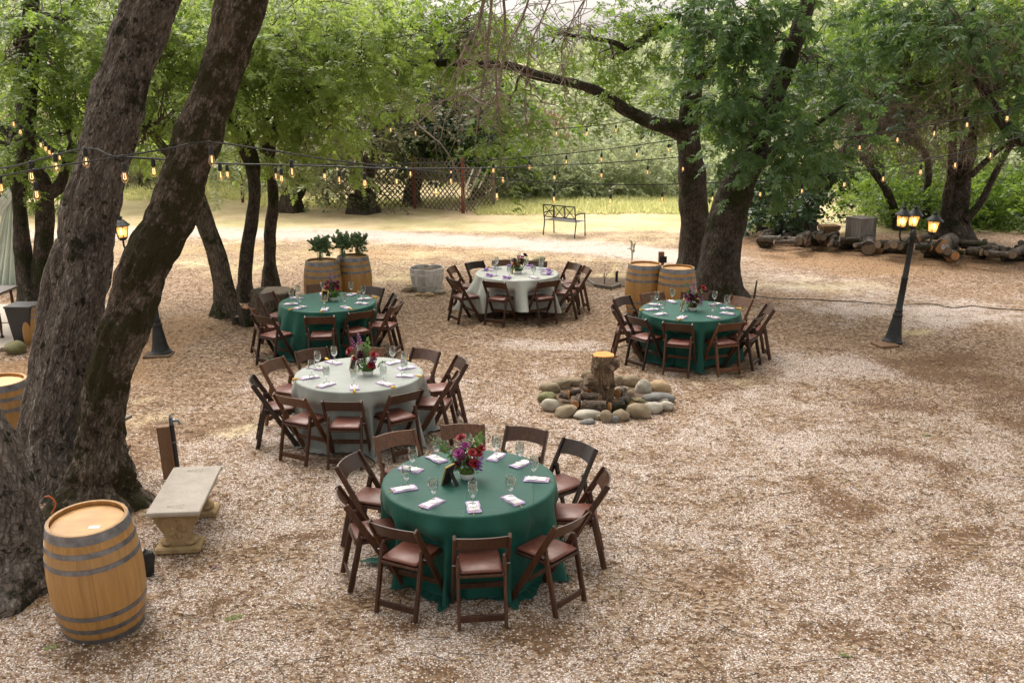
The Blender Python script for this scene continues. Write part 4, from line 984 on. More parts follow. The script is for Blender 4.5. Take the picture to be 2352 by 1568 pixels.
def flower_arrangement(c, seed, spec, label):
    global RNG
    RNG = np.random.default_rng(500 + seed); rs = random.Random(seed)
    root = empty('flower_arrangement', c, 0, label, 'flowers', 'flower centrepieces')
    b = MB(); b.lathe([(.0, 0), (.05, 0), (.066, .02), (.073, .05), (.074, .056), (.069, .056), (.064, .03), (0, .028)], 24); b.build('bowl', M['bowl'], root, True)
    b = MB()
    for k in range(9):
        a = k * .7; b.blob((math.cos(a) * .042, math.sin(a) * .042, .058 + .01 * rs.random()), (.028, .028, .024), 6, .5, k + seed)
    b.blob((0, 0, .06), (.04, .04, .035), 7, .4, seed); b.build('moss', M['moss'], root, True)
    st = MB()
    spec = list(spec) + [(rs.choice(('wine', 'wine', 'magenta', 'purple', 'red')), rs.uniform(-.10, .09), rs.uniform(.08, .22)) for _ in range(5)]
    for i, (kind, dx, dz) in enumerate(spec):
        dy = rs.uniform(-.08, .08); top = Vector((dx, dy, .04 + dz)); b0 = Vector((dx * .15, dy * .2, .05))
        mid = b0.lerp(top, .5) + Vector((-dx * .12, 0, .02))
        if kind != 'green': st.tube([b0, mid, top], .0028, 5, False)
        rot = Vector((dx * 1.2, dy - .12, .25)).to_track_quat('Z', 'Y').to_euler()
        if kind in ('red', 'wine', 'magenta'):
            o = obj('bloom', BLOOM[i % 3].copy(), M[kind], root); s = rs.uniform(.040, .056); o.scale = (s, s, s); o.location = top; o.rotation_euler = rot
            cb_ = MB(); cb_.blob((0, 0, .18), (.26, .26, .2), 5, .2, i); q = cb_.build('flower_center', M['flower_core'], o, True)
        elif kind == 'purple':
            o = obj('flower_spike', SPIKE[i % 2].copy(), M['purple'] if rs.random() < .7 else M['magenta'], root); o.location = top; o.rotation_euler = Vector((dx, dy, .5)).to_track_quat('Z', 'Y').to_euler()
    st.build('stems', M['stem'], root, True)
    pos, ax, sz = [], [], []
    gr = [s for s in spec if s[0] == 'green']
    for _, dx, dz in gr:
        dy = rs.uniform(-.06, .06); tip = np.array((dx, dy, .04 + dz)); b0 = np.array((dx * .3, dy * .3, .08))
        for k in range(3): p = b0 + (tip - b0) * (.25 + .2 * k); pos.append(p); ax.append(tip - b0 + RNG.normal(0, .05, 3)); sz.append(max(.09, np.linalg.norm(tip - b0) * .55))
    for k in range(9):
        a = RNG.uniform(0, 6.28); pos.append(np.array((math.cos(a) * .03, math.sin(a) * .03, .07))); ax.append(np.array((math.cos(a), math.sin(a), RNG.uniform(.3, 1.6)))); sz.append(RNG.uniform(.09, .15))
    V, F, T = sprays(np.array(pos), np.array(ax), np.array(sz), 'far')
    obj('greenery', mesh_np('greenery', V, [F], attr={'tint': T}), M['leaf_blue'], root)
    return root
def picture_frame(c, n, label, mat='gold', back=True):
    yaw = math.atan2(n[0], -n[1]); root = empty('picture_frame', c, yaw, label, 'picture frame', 'table number frames')
    tilt = R(17); Mx = Matrix.Rotation(-tilt, 3, 'X'); w, h = .125, .185
    def tr(b):
        b.v = [tuple(Mx @ Vector(v)) for v in b.v]; return b
    b = MB()
    for s in (-1, 1): b.box((s * (w / 2 - .009), 0, h / 2), (.018, .016, h), None, .004); b.box((0, 0, h / 2 + s * (h / 2 - .009)), (w - .037, .0155, .018), None, .004)
    tr(b).build('border', M[mat], root)
    b = MB(); b.box((0, .004, h / 2), (w - .034, .006, h - .034)); tr(b).build('board', M['black_board'], root)
    b = MB(); b.box((0, .012, h / 2), (w - .012, .005, h - .012)); tr(b).build('backing', M['black_board'], root)
    top = Mx @ Vector((0, .016, h * .72)); b = MB(); b.beam(top, (0, top.y + .075, .002), .045, .004, (0, 1, 0), .001); b.build('easel_leg', M['black_board'], root)
    return root

def rimc(uL, uR, vT, vB, z=.762):
    a, b = vT - 190, vB - 190; return P((uL + uR) / 2, 190 + 2 * a * b / (a + b), z)
def clock(a):
    h = (math.degrees(math.atan2(math.cos(a), math.sin(a))) / 30) % 12
    h = round(h * 2) / 2; hh = int(h) or 12
    names = ['twelve', 'one', 'two', 'three', 'four', 'five', 'six', 'seven', 'eight', 'nine', 'ten', 'eleven', 'twelve']
    return names[hh % 12] + (' thirty' if h != int(h) else " o'clock")
TABLES = [
 dict(name='front emerald table', rim=(878, 1278, 1031, 1187), zo=(735, 949.4, .332), cloth='cloth_green', lab='emerald green cloth reaching the gravel over the front round table', flare=[(R(-107), .42, .10), (R(-68), .24, .09), (R(-142), .05, .10), (R(-35), .14, .1)], hem=0,
   ch=[(1125, 852), (1735, 738), (1978, 435), (1805, 210), (1475, 72), (975, 52), (460, 118), (198, 310), (152, 578), (488, 778)],
   bowl=(1015, 462), frame=((868, 488), (-.8, .55), 'small gold edged frame seen from its black back on the front emerald table', 'gold'),
   fl=[('red', -.05, .31), ('red', .126, .24), ('wine', .03, .10), ('wine', -.09, .17), ('wine', -.085, .08), ('magenta', -.066, .2), ('magenta', -.006, .26), ('purple', -.05, .24), ('purple', .126, .155), ('purple', .11, .10), ('green', -.22, .30), ('green', .12, .34), ('green', .04, .26), ('green', -.14, .17), ('green', .07, .2), ('green', .02, .15)], flab='red and purple flowers in a white bowl on the front emerald table', gl='the front green table'),
 dict(name='near grey sage table', rim=(677.5, 971.6, 815, 905), zo=(551.25, 704.4, .2539), cloth='cloth_sage', lab='grey sage cloth on the round table just behind the front one', flare=[(R(-100), .16, .2), (R(-70), .12, .12), (R(-150), .10, .2), (R(-35), .1, .15)], hem=0,
   ch=[(925, 855), (1508, 775), (1943, 628), (2005, 475), (1700, 392), (1130, 375), (628, 390), (275, 492), (115, 670), (425, 808)],
   bowl=(1150, 625), frame=((1010, 585), (-.7, -.7), 'small cream frame facing sideways on the near grey sage table', 'cream'),
   fl=[('red', -.19, .27), ('red', .087, .19), ('red', -.06, .17), ('wine', -.085, .21), ('red', -.15, .157), ('purple', -.09, .375), ('purple', -.17, .31), ('purple', .05, .15), ('purple', -.11, .13), ('wine', .05, .04), ('purple', .07, .11), ('green', -.01, .33), ('green', .03, .26), ('green', .2, .13), ('green', -.05, .26), ('green', .0, .2)], flab='tall purple and scarlet flowers in white bowl on the near sage table', gl='the near sage table'),
 dict(name='green table by the vase barrels', rim=(643, 863, 666.7, 721), zo=(539, 520.6, .21483), cloth='cloth_green', lab='dark green cloth flaring to the ground at the table before the vase barrels', flare=[(R(-150), .30, .25), (R(-115), .16, .25), (R(-60), .08, .2)], hem=0,
   ch=[(900, 960), (1375, 905), (1740, 835), (1713, 738), (1490, 648), (900, 618), (330, 720), (165, 850), (210, 972)],
   bowl=(1050, 795), frame=((955, 805), (-.35, -1), 'small gold frame facing forward on the green table by the vase barrels', 'gold'),
   fl=[('purple', -.04, .33), ('purple', -.02, .29), ('wine', -.067, .26), ('wine', -.1, .24), ('wine', .08, .25), ('magenta', -.08, .166), ('wine', 0, .18), ('wine', .08, .18), ('magenta', -.03, .13), ('wine', .04, .22), ('green', .02, .28), ('green', -.05, .2), ('green', .06, .2)], flab='wine red and violet flowers in white bowl, table before the vase barrels', gl='the vase barrel table'),
 dict(name='far pale sage table', rim=(1091.7, 1283, 611.7, 642), zo=(918.75, 551.25, .20833), cloth='cloth_white', lab='pale sage cloth hitched up above the ground on the farthest round table', flare=[(R(-160), .32, .3), (R(-75), .10, .3), (R(-30), .12, .2)], hem=.16,
   ch=[(1060, 455), (1595, 435), (1975, 380), (2080, 302), (1932, 255), (1505, 235), (1142, 222), (818, 243), (565, 298), (578, 428)],
   bowl=(1305, 375), frame=((1222, 368), (-.9, -.3), 'tiny gold frame seen side on at the far pale sage table', 'gold'),
   fl=[('purple', .02, .29), ('magenta', .06, .25), ('wine', .12, .29), ('red', -.056, .147), ('wine', .04, .15), ('wine', .06, .2), ('green', -.02, .26), ('green', -.03, .2), ('green', .01, .16), ('green', .1, .24), ('green', .03, .1)], flab='slim green and purple flower bowl on the far pale sage table', gl='the far sage table'),
 dict(name='green table by the two bare barrels', rim=(1470, 1700, 687, 738), zo=(1378, 581.9, .19531), cloth='cloth_green', lab='dark green cloth over the round table beside the broad oak trunk', flare=[(R(-80), .08, .2), (R(-140), .08, .3)], hem=0,
   ch=[(925, 812), (1530, 803), (1885, 742), (2005, 630), (1672, 518), (1120, 460), (612, 468), (243, 522), (150, 640), (405, 745)],
   bowl=(1090, 680), frame=((945, 672), (-1, .1), 'gold frame leaning edge on at the green table by the oak trunk', 'gold'),
   fl=[('purple', .02, .33), ('purple', -.045, .27), ('red', .14, .32), ('red', .11, .23), ('wine', -.03, .19), ('magenta', .0, .17), ('wine', -.09, .18), ('wine', -.06, .15), ('purple', .12, .11), ('purple', .13, .07), ('wine', .02, .05), ('green', -.04, .33), ('green', .1, .28), ('green', .05, .22), ('green', .06, .12)], flab='violet and crimson flower bowl on the green table by the oak trunk', gl='the oak trunk table'),
]
RT, HT = .762, .762
for ti, T in enumerate(TABLES):
    rs = random.Random(40 + ti); c = rimc(*T['rim']); c0 = Vector((c.x, c.y, 0)); zo = T['zo']; used = set(); seats = []
    for (zx, zy) in T['ch']:
        b = P(zo[0] + zx * zo[2], zo[1] + zy * zo[2], .79); d = b - Vector((c.x, c.y, .79)); a = math.atan2(d.y, d.x)
        rc = min(max(d.length - .27, .80), 1.10); seats.append((a, rc))
    for i, (a, rc) in enumerate(seats):
        ck = clock(a); q = a
        while ck in used: q -= R(8); ck = clock(q)
        used.add(ck); p = c0 + Vector((math.cos(a), math.sin(a), 0)) * rc
        make_chair(p, a + math.pi / 2 + rs.uniform(-.11, .11), rs.choice(('wood_a', 'wood_a', 'wood_b', 'wood_c')), f"brown folding chair, {ck} place at {T['gl']}, camera side being six", 'folding chairs round the tables')
        if ti == 3: nn, rr = .60, .44
        ja = a + rs.uniform(-.06, .06); e = Vector((math.cos(ja), math.sin(ja), 0)); rz = ja - math.pi / 2 + rs.uniform(-.22, .22)
        pn = c0 + e * .585; z = HT + .001
        nb = obj('napkin', rs.choice(NAP), M['napkin'], None, (pn.x, pn.y, z)); nb.rotation_euler = (0, 0, rz + rs.uniform(-.06, .06)); props(nb, f"lilac napkin, {ck} place at {T['gl']}, camera side being six", 'napkin', 'lilac napkins on the tables')
        if ti == 3 and i % 3 != 1:
            k = obj('napkin_knot', KNOT, M['napkin_dark'], nb); k.location = (0, .02, .008)
            pg = c0 + e * .46
        else:
            cd = obj('menu_card', CARD, M['card'], None, (pn.x, pn.y, z + .0155)); cd.rotation_euler = (0, 0, rz); props(cd, f"white menu card, gold tassel, {ck} place at {T['gl']}, camera side six", 'menu card', 'menu cards on the napkins')
            t_ = obj('tassel', TAS[0 if rs.random() < .55 else 1], M['gold_thread'], cd); t_.location = (rs.uniform(-.02, .02), .085, .0)
            pg = c0 + e * .565 + Vector((rs.uniform(-.01, .01), rs.uniform(-.01, .01), 0))
        gz_ = z + (.0165 if not (ti == 3 and i % 3 != 1) else .0)
        g = obj('water_glass', GLASS, M['glass'], None, (pg.x, pg.y, gz_)); g.scale = (1.12, 1.12, 1.14); props(g, f"clear stemmed glass, {ck} place at {T['gl']}, camera side being six", 'glass', 'stemmed water glasses')
    me = cloth_mesh(RT, [(a, rc - .215) for a, rc in seats], ti + 1, T['flare'], T['hem'])
    props(obj('tablecloth', me, M[T['cloth']], None, c0), T['lab'], 'tablecloth', 'cloths on the round tables')
    if T['hem'] > .05:
        tb = empty('round_table', c0, 0, 'folding round table whose metal legs show under the hitched pale cloth', 'table')
        b = MB(); b.lathe([(0, .735), (.755, .735), (.757, .755), (0, .757)], 48); b.build('tabletop', M['weathered'], tb)
        for k in range(4):
            a = R(45 + 90 * k); b = MB(); b.tube([(math.cos(a) * .4, math.sin(a) * .4, .735), (math.cos(a) * .43, math.sin(a) * .43, 0)], .014, 8); b.build('leg', M['iron'], tb)
    k = mpp(c)
    bp = P(zo[0] + T['bowl'][0] * zo[2], zo[1] + T['bowl'][1] * zo[2], HT); flower_arrangement(Vector((bp.x, bp.y + .05, HT + .001)), ti, T['fl'], T['flab'])
    (fx, fy), n, lab, mt = T['frame']; fp = P(zo[0] + fx * zo[2], zo[1] + fy * zo[2], HT); picture_frame(Vector((fp.x, fp.y + .02, HT + .002)), n, lab, mt)

# ------------------------------------------------------------------ wine barrels
def br(z): return .29 + .062 * (1 - ((z - .475) / .475) ** 2)
NSTAVE = 22
def stave_mesh():
    b = MB(); n = 12; da = math.pi / NSTAVE - .0014; vs = []; fs = []; m = 4
    for j in range(n + 1):
        z = .95 * j / n; r = br(z)
        for k in range(m + 1):
            a = -da + 2 * da * k / m; vs.append((r * math.cos(a), r * math.sin(a), z))
        for k in range(m + 1):
            a = da - 2 * da * k / m; ri = r - .024; vs.append((ri * math.cos(a), ri * math.sin(a), z))
    w = 2 * (m + 1)
    for j in range(n):
        for k in range(w): fs.append((j * w + k, j * w + (k + 1) % w, (j + 1) * w + (k + 1) % w, (j + 1) * w + k))
    fs += [tuple(range(w - 1, -1, -1)), tuple(range(n * w, n * w + w))]
    b.add(vs, fs); return b.mesh('stave', 40)
STAVE = stave_mesh()
def hoop_mesh(z0, z1):
    b = MB(); n = 4; pr = []
    for j in range(n + 1): z = z0 + (z1 - z0) * j / n; pr.append((br(z) + .0035, z))
    for j in range(n, -1, -1): z = z0 + (z1 - z0) * j / n; pr.append((br(z) - .002, z))
    b.lathe(pr, 56, closed=True); return b.mesh('hoop', 40)
HOOPS = [hoop_mesh(a, c) for a, c in ((.875, .945), (.775, .815), (.655, .695), (.255, .295), (.135, .175), (.005, .075))]
hb_ = MB(); hb_.lathe([(.0, .915), (.263, .915), (.266, .905), (0, .900)], 48); HEAD = hb_.mesh('head')
def barrel(base, rz, label, axis=None, group='oak wine barrels'):
    r = empty('wine_barrel', base, rz, label, 'barrel', group)
    if axis is not None: r.rotation_euler = (Vector(axis).to_track_quat('Z', 'Y') @ Matrix.Rotation(rz, 3, 'Z').to_quaternion()).to_euler()
    for k in range(NSTAVE):
        o = obj('stave', STAVE, M['oak'], r); o.rotation_euler = (0, 0, 2 * math.pi * k / NSTAVE)
    for h in HOOPS: obj('hoop', h, M['hoop'], r)
    obj('head', HEAD, M['oak_head'], r)
    return r
def under(u, v, z=.95): p = P(u, v, z); p.z = 0; return p
b1 = G(242, 1432); t1 = P(200, 1190, .93)
fb = barrel((b1.x, b1.y, -.01), .3, 'golden oak wine barrel with a white sticker, beside the stone bench', (t1 - b1))
sb = MB(); sb.box((0, 0, .9165), (.085, .045, .002)); stk = sb.build('sticker', M['card'], fb); stk.location = (.075, -.10, 0); stk.rotation_euler = (0, 0, -.05)
stk.location = fb.rotation_euler.to_matrix().inverted() @ Vector((.085, -.085, 0)); stk.location.z = 0
barrel(under(-6, 872), 1.0, 'pale oak barrel half hidden behind the great leaning trunks at the edge')
vb1 = under(738.8, 597); vb2 = under(810, 587); barrel(vb1, .2, 'oak barrel carrying a single eucalyptus vase, beside the tree stump'); barrel(vb2, .9, 'oak barrel carrying two eucalyptus vases behind the green table')
barrel(under(1481.5, 605), 1.7, 'bare topped oak barrel beside the small post, left of the pair'); barrel(under(1556.7, 613), 2.4, 'bare topped oak barrel touching the broad oak trunk')
kb_ = empty('wine_keg', G(76, 786), 0, 'small light keg beside the black bin behind the side stem', 'keg')
for k in range(NSTAVE): o = obj('stave', STAVE, M['oak'], kb_); o.rotation_euler = (0, 0, 2 * math.pi * k / NSTAVE); o.scale = (.5, .5, .68)
for h in HOOPS[:3]: o = obj('hoop', h, M['hoop'], kb_); o.scale = (.5, .5, .68)
# eucalyptus vases
RNG = np.random.default_rng(77)
vb = MB(); vb.lathe([(0, .002), (.055, .002), (.056, .01), (.056, .20), (.053, .20), (.053, .012), (0, .010)], 20); VASE = vb.mesh('vase_glass', True)
for (u, v, lab, hgt) in ((736, 597, 'glass vase of round-leaved eucalyptus alone on its barrel top', .42), (787, 592, 'glass vase of loose eucalyptus on the barrel edge nearer the first vase', .42), (822, 585, 'glass vase of dense eucalyptus on the far side of the shared barrel', .40)):
    p = P(u, v, .915); 
    root = empty('eucalyptus_vase', (p.x, p.y, .918), 0, lab, 'vase', 'eucalyptus vases')
    obj('vase_glass', VASE, M['glass'], root); pos, ax, sz = [], [], []; st = MB()
    for k in range(30):
        a = RNG.uniform(0, 6.28); s = RNG.uniform(.03, .15); tip = np.array((math.cos(a) * s, math.sin(a) * s, hgt - .13 - .45 * s + RNG.uniform(-.04, .12)))
        st.tube([(math.cos(a + 2) * .03, math.sin(a + 2) * .03, .02), (tip[0] * .15, tip[1] * .15, .17), tuple(tip)], .003, 4, False)
        for j in range(2): q = np.array((tip[0] * .15, tip[1] * .15, .17)); pp = q + (tip - q) * (.30 + .42 * j); pos.append(pp); ax.append(tip - q + RNG.normal(0, .09, 3)); sz.append(RNG.uniform(.12, .18))
    st.build('stems', M['stem'], root); V, F, T = sprays(np.array(pos), np.array(ax), np.array(sz), 'eucl' if 'eucl' in TEMPL else 'far'); obj('eucalyptus_sprigs', mesh_np('eucalyptus_sprigs', V, [F], attr={'tint': T}), M['euc'], root)
# half-barrel planter
pp = under(980, 614, .46); pl = empty('half_barrel_planter', pp, 0, 'whitewashed half barrel planter filled with dry soil', 'planter')
vs = MB(); n = 6; da = math.pi / 26 - .003; w = 4
for j in range(n + 1):
    z = .46 * j / n; r = .29 + .065 * math.sin(min(1, j / n * 1.05) * math.pi / 2)
    vs.v += [(rr * math.cos(a), rr * math.sin(a), z) for rr, a in ((r, -da), (r, da), (r - .022, da), (r - .022, -da))]
vs.f = [(j * 4 + k, j * 4 + (k + 1) % 4, j * 4 + 4 + (k + 1) % 4, j * 4 + 4 + k) for j in range(n) for k in range(4)] + [(3, 2, 1, 0), (n * 4, n * 4 + 1, n * 4 + 2, n * 4 + 3)]
vs.uv = [(v[0], v[2]) for v in vs.v]; PST = vs.mesh('stave')
for k in range(26): o = obj('stave', PST, M['wash'], pl); o.rotation_euler = (0, 0, math.pi / 13 * k); o.scale = (1, 1, 1 + .02 * math.sin(k * 5))
for z0, z1 in ((.33, .37), (.08, .12)):
    b = MB(); f = lambda z: .29 + .065 * math.sin(min(1, z / .46 * 1.05) * math.pi / 2); b.lathe([(f(z0) + .005, z0), (f(z1) + .005, z1), (f(z1) - .003, z1), (f(z0) - .003, z0)], 40, closed=True); b.build('hoop', M['wash'], pl)
b = MB(); b.blob((0, 0, .38), (.328, .328, .045), 10, .25, 4); b.build('soil', M['soil'], pl, True)

# ------------------------------------------------------------------ stones, logs, stumps
def rock(u, v, wpx, hpx, mat, label, group=None, seed=0, depth=.85, name='river_stone', rot=None):
    """stone whose middle shows at (u, v)"""
    g = P(u, v + hpx * .28, 0); k = mpp(g); a = wpx * k / 2 * 1.07; h = hpx * k / 2 * 1.02
    b = MB(); b.blob((0, 0, 0), (a, a * depth if depth * a > h * .7 else h * .8, h), 12, .22, seed, Matrix.Rotation(rot if rot is not None else (seed * 1.3 % .5) - .25, 3, 'Y'), 1.1)
    o = b.build(name, M[mat], None, True, (g.x, g.y, h * .62)); return props(o, label, 'rock', group)
fz = lambda x, y: (x * .15625 + 1212.75, y * .15625 + 784)
FP = 'river stones ringed round the fire pit'
for i, (x, y, w, h, m, lab, d) in enumerate((
 (325, 690, 270, 175, 'stone_tan', 'olive tan rounded stone with a small crack, west rim of the fire pit', .8),
 (480, 628, 280, 185, 'stone_tan', 'large smooth tan stone at the back of the west rim of the fire pit', .7),
 (710, 605, 250, 155, 'stone_tan', 'smooth oval tan stone behind the small upturned log, fire pit back', .7),
 (870, 515, 170, 200, 'stone_tan', 'upright tan stone directly behind the fire pit stump', .5),
 (1310, 590, 210, 165, 'stone_tan', 'brown shadowed stone tucked behind the stump on its round side', .6),
 (1525, 592, 275, 185, 'stone_tan', 'big egg shaped tan stone at the back of the fire pit', .75),
 (1690, 690, 240, 230, 'stone_pale', 'pale tilted angular stone next to the big egg shaped one', .6),
 (1945, 668, 290, 200, 'stone_orange', 'cream and orange blocky stone on the east rim', .75),
 (1920, 832, 470, 150, 'stone_grey', 'long blue grey stone on the east rim of the fire pit', .45),
 (1835, 982, 275, 195, 'stone_pale', 'knobbly pale brown stone in front of the long blue one', .75),
 (2030, 955, 215, 160, 'stone_pale', 'flat sided pale stone at the outer east corner', .75),
 (1985, 868, 170, 90, 'stone_pale', 'small flat pale stone lying on the long blue one', .7),
 (1625, 1035, 335, 225, 'stone_tan', 'largest smooth drab stone at the front of the fire pit', .8),
 (1365, 1095, 235, 185, 'stone_tan', 'squarish drab stone behind the dark shard, fire pit front', .8),
 (1150, 1115, 180, 215, 'stone_tan', 'upright egg of pale brown stone at the fire pit front', .7),
 (890, 1080, 405, 155, 'stone_pale', 'long cream stone with a broken side at the fire pit front', .5),
 (870, 1185, 220, 90, 'stone_grey', 'small blue grey stone lying outside the ring in the gravel', .6),
 (1030, 1125, 90, 100, 'stone_tan', 'small tan pebble wedged beside the long cream stone', .8),
 (1280, 1152, 125, 120, 'stone_grey', 'dark angular stone shard leaning on the squarish stone', .5),
 (550, 1035, 310, 190, 'stone_tan', 'smooth grey brown stone at the front west of the ring', .8),
 (325, 945, 250, 225, 'stone_pale', 'pale rough stone at the west corner of the ring', .8),
 (265, 825, 260, 150, 'stone_moss', 'mossy half buried stone on the west rim', .8),
 (1640, 880, 150, 95, 'stone_moss', 'small dark stone inside the ring beside the long blue one', .8),
 (1380, 712, 185, 105, 'stone_pale', 'mottled pale stone inside the ring behind the orange log end', .7),
 (1500, 785, 120, 135, 'stone_tan', 'small brown stone inside the ring under the pale tilted one', .7))):
    u, v = fz(x, y); rock(u, v, w * .15625, h * .15625, m, lab, FP, i + 1, d)
rock(1237, 597, 30, 14, 'stone_moss', 'mossy boulder lying behind the far pale sage table', None, 40)
for i, (u, v, w, h, m, lab) in enumerate(((935, 666, 30, 15, 'stone_tan', 'flat tan stone beside the planter, farthest from the sage table'), (945, 657, 24, 12, 'stone_orange', 'small orange stone tucked against the planter side'), (960, 677, 14, 9, 'stone_orange', 'little round stone in front of the planter'), (987, 677, 22, 11, 'stone_orange', 'orange stone at the foot of the planter'), (1010, 670, 26, 9, 'stone_pale', 'chips of white stone on the table side of the planter'))): rock(u, v, w, h, m, lab, 'stones round the planter', 50 + i)
rock(395, 742, 30, 15, 'stone_pale', 'pale stone on the leaf litter between the great trunks', None, 57) if False else None
rock(245, 690 + 20, 26, 14, 'stone_pale', 'pale stone peeping out between the two great trunks', None, 58)

def log(p0, p1, r, label, bark='bark', cut='cut_orange', group=None, seed=0, name='log', n=14, ends=True):
    p0, p1 = Vector(p0), Vector(p1); c = (p0 + p1) / 2; root = empty(name, c, 0, label, 'log', group)
    L = (p1 - p0).length; m = max(3, int(L / .12)); d = (p1 - p0).normalized(); k_ = .03
    path = [((p0 - c).lerp(p1 - c, i / m) + Vector((noise.noise(Vector((i * .7, seed, 1))), noise.noise(Vector((i * .7, seed, 5))), noise.noise(Vector((i * .7, seed, 9))))) * r * .12, r) for i in range(m + 1)]
    b = bark_tube(path, n, .10, 0, seed, .8); b.f.append(tuple(range(n - 1, -1, -1)))
    b.build('bark', M[bark], root, True)
    if ends:
        for q, s in ((path[-1][0], 1), (path[0][0], -1)):
            e = MB(); Mz = (d * s).to_track_quat('Z', 'Y').to_matrix(); e.lathe([(r * .93, -.004), (r * .92, .006), (0, .007)], n, tuple(q), Mz); e.build('cut_end', M[cut], root)
    return root
def stump(u, v, w, h, label, bark='bark', cut='cut_orange', seed=0, name='tree_stump', flare=.25, n=24, stubs=()):
    """u, v: the foot's middle; w, h: pixel width, pixel height"""
    g = G(u, v); k = mpp(g); r = w * k / 2; H = h * k / .95
    root = empty(name, g, 0, label, 'stump')
    path = [(Vector((0, 0, -.05)), r), (Vector((.01, 0, H * .4)), r * 1.0), (Vector((-.005, 0, H * .7)), r * .98), (Vector((0, 0, H)), r * .97)]
    b = bark_tube(smooth_path(path, .04), n, .09, flare, seed, .6); b.build('bark', M[bark], root, True)
    e = MB(); vs_ = [(r * (.90 + .05 * math.sin(3 * a + seed) + .03 * math.sin(7 * a)) * math.cos(a), r * (.90 + .05 * math.sin(3 * a + seed) + .03 * math.sin(7 * a)) * math.sin(a)) for a in [2 * math.pi * i / n for i in range(n)]]
    e.add([(x, y, H + .008) for x, y in vs_] + [(x * 1.03, y * 1.03, H - .01) for x, y in vs_], [tuple(range(n))] + [(i, n + i, n + (i + 1) % n, (i + 1) % n) for i in range(n)])
    e.build('cut_end', M[cut], root)
    for (a, z, rr, sz) in stubs:
        q = Vector((math.cos(a) * r * .98, math.sin(a) * r * .98, z * H)); d = Vector((math.cos(a), math.sin(a), .25)).normalized()
        s = MB(); s.tube([q - d * .03, q + d * .01, q + d * (sz * .6), q + d * sz], [rr * 1.7, rr * 1.5, rr * 1.1, rr * .95], 10); s.build('branch_stub', M[bark], root, True)
        s = MB(); s.tube([q + d * (sz - .002), q + d * (sz + .006)], rr * .75, 8); s.build('stub_face', M['cut_old'], root)
    return root
stump(1383, 926, 53, 110, 'knotty upright log with bright orange cut top in the fire pit', 'bark_tan', 'cut_wood', 3, 'fire_pit_log', .02, 32,
      ((R(-125), .82, .035, .05), (R(-60), .78, .045, .06), (R(-160), .48, .075, .10), (R(-75), .40, .025, .05), (R(-35), .42, .03, .05), (R(-20), .84, .06, .06), (R(-140), .46, .03, .14)))
def flog(x0, y0, x1, y1, r, label, z=.09, dy=0, bark='bark_log', cut='cut_orange', seed=0):
    u0, v0 = fz(x0, y0); u1, v1 = fz(x1, y1); a, b = P(u0, v0, z), P(u1, v1, z); log(a, b, r * .15625 * mpp(a), label, bark, cut, 'split logs laid in the fire pit', seed)
flog(800, 785, 1060, 835, 58, 'short log lying across with its orange end facing the stump', .17, seed=1)
flog(785, 945, 1140, 955, 82, 'thick dark barked log at the front of the fire pit', .10, seed=2)
flog(590, 760, 770, 735, 52, 'log pointing forward with a round orange end, stump west side', .15, seed=3)
flog(480, 790, 610, 818, 45, 'smaller log with an orange end under the west rim stones', .10, seed=4)
flog(690, 930, 760, 830, 70, 'rough log stub leaning inward behind the front stones', .09, seed=5)
flog(800, 650, 900, 720, 50, 'dark log lying behind against the stump', .15, seed=6)
flog(1390, 720, 1310, 765, 68, 'log with a broad orange end east of the stump', .13, seed=7)
flog(1200, 960, 1400, 940, 78, 'split grey log in front of the stump on its east side', .09, bark='bark_dark', seed=8)
flog(1280, 900, 1420, 860, 60, 'brown log half under the others east of the stump', .10, seed=9)
flog(1420, 790, 1530, 925, 55, 'charred log leaning towards the largest front stone', .10, bark='bark_dark', seed=10)
g = fz(1130, 870); g = P(*g); ash = MB(); ash.blob((0, 0, 0), (.75, .62, .04), 12, .2, 3); props(ash.build('fire_pit_bed', M['soil'], None, True, (g.x, g.y, -.005)), kind='structure')
# stumps near the vase table
stump(632, 742, 94, 72, 'wide brown tree stump behind the chairs of the vase barrel table', 'bark_pale', 'cut_old', 11, flare=.1)
stump(573, 745, 40, 40, 'small stump with a bright yellow top at the foot of a slender oak', 'bark_dark', 'cut_wood', 12, flare=.15)
stump(548, 742, 26, 16, 'low dark stump at the foot of the pale curving oak', 'bark_dark', 'cut_old', 13, flare=.15)
# the log pile: Y about 23.5 .. 27
LP = 'logs of the long low wood pile'
zz5 = lambda x, y: (x * .2838 + 1684, y * .2838 + 428.75)
def plog(x0, y0, x1, y1, r, label, z=None, bark='bark_dark', cut='cut_old', seed=0, dY=0.0):
    u0, v0 = zz5(x0, y0); u1, v1 = zz5(x1, y1); k = mpp(P(u0, 590)); rr = r * .2838 * k; z = rr if z is None else z
    a = P(u0, v0, z); b = P(u1, v1, z) + Vector((0, dY, 0)); return log(a, b, rr, label, bark, cut, LP, seed, n=12)
plog(245, 440, 300, 405, 58, 'hollow dark log end lying at the trunk end of the wood pile', dY=.3, seed=1)
plog(430, 415, 510, 400, 45, 'short dark log between the hollow log and the grey round', seed=2)
plog(1095, 498, 1150, 455, 60, 'fat brown log showing its dark round end, lamp side', dY=.5, bark='bark', seed=3)
plog(1185, 515, 1300, 490, 32, 'log with a bright orange round end beside the fat brown one', cut='cut_orange', bark='bark_pale', seed=4)
plog(1260, 500, 1420, 510, 36, 'long grey log lying lengthwise behind the lamp post', bark='bark_pale', seed=5)
plog(1300, 470, 1460, 430, 34, 'grey log resting on the lengthwise grey one', z=.42, bark='bark_pale', seed=6)
plog(1500, 425, 1570, 400, 26, 'log end glowing orange right between the lamp arms', z=.5, cut='cut_orange', bark='bark_pale', seed=7)
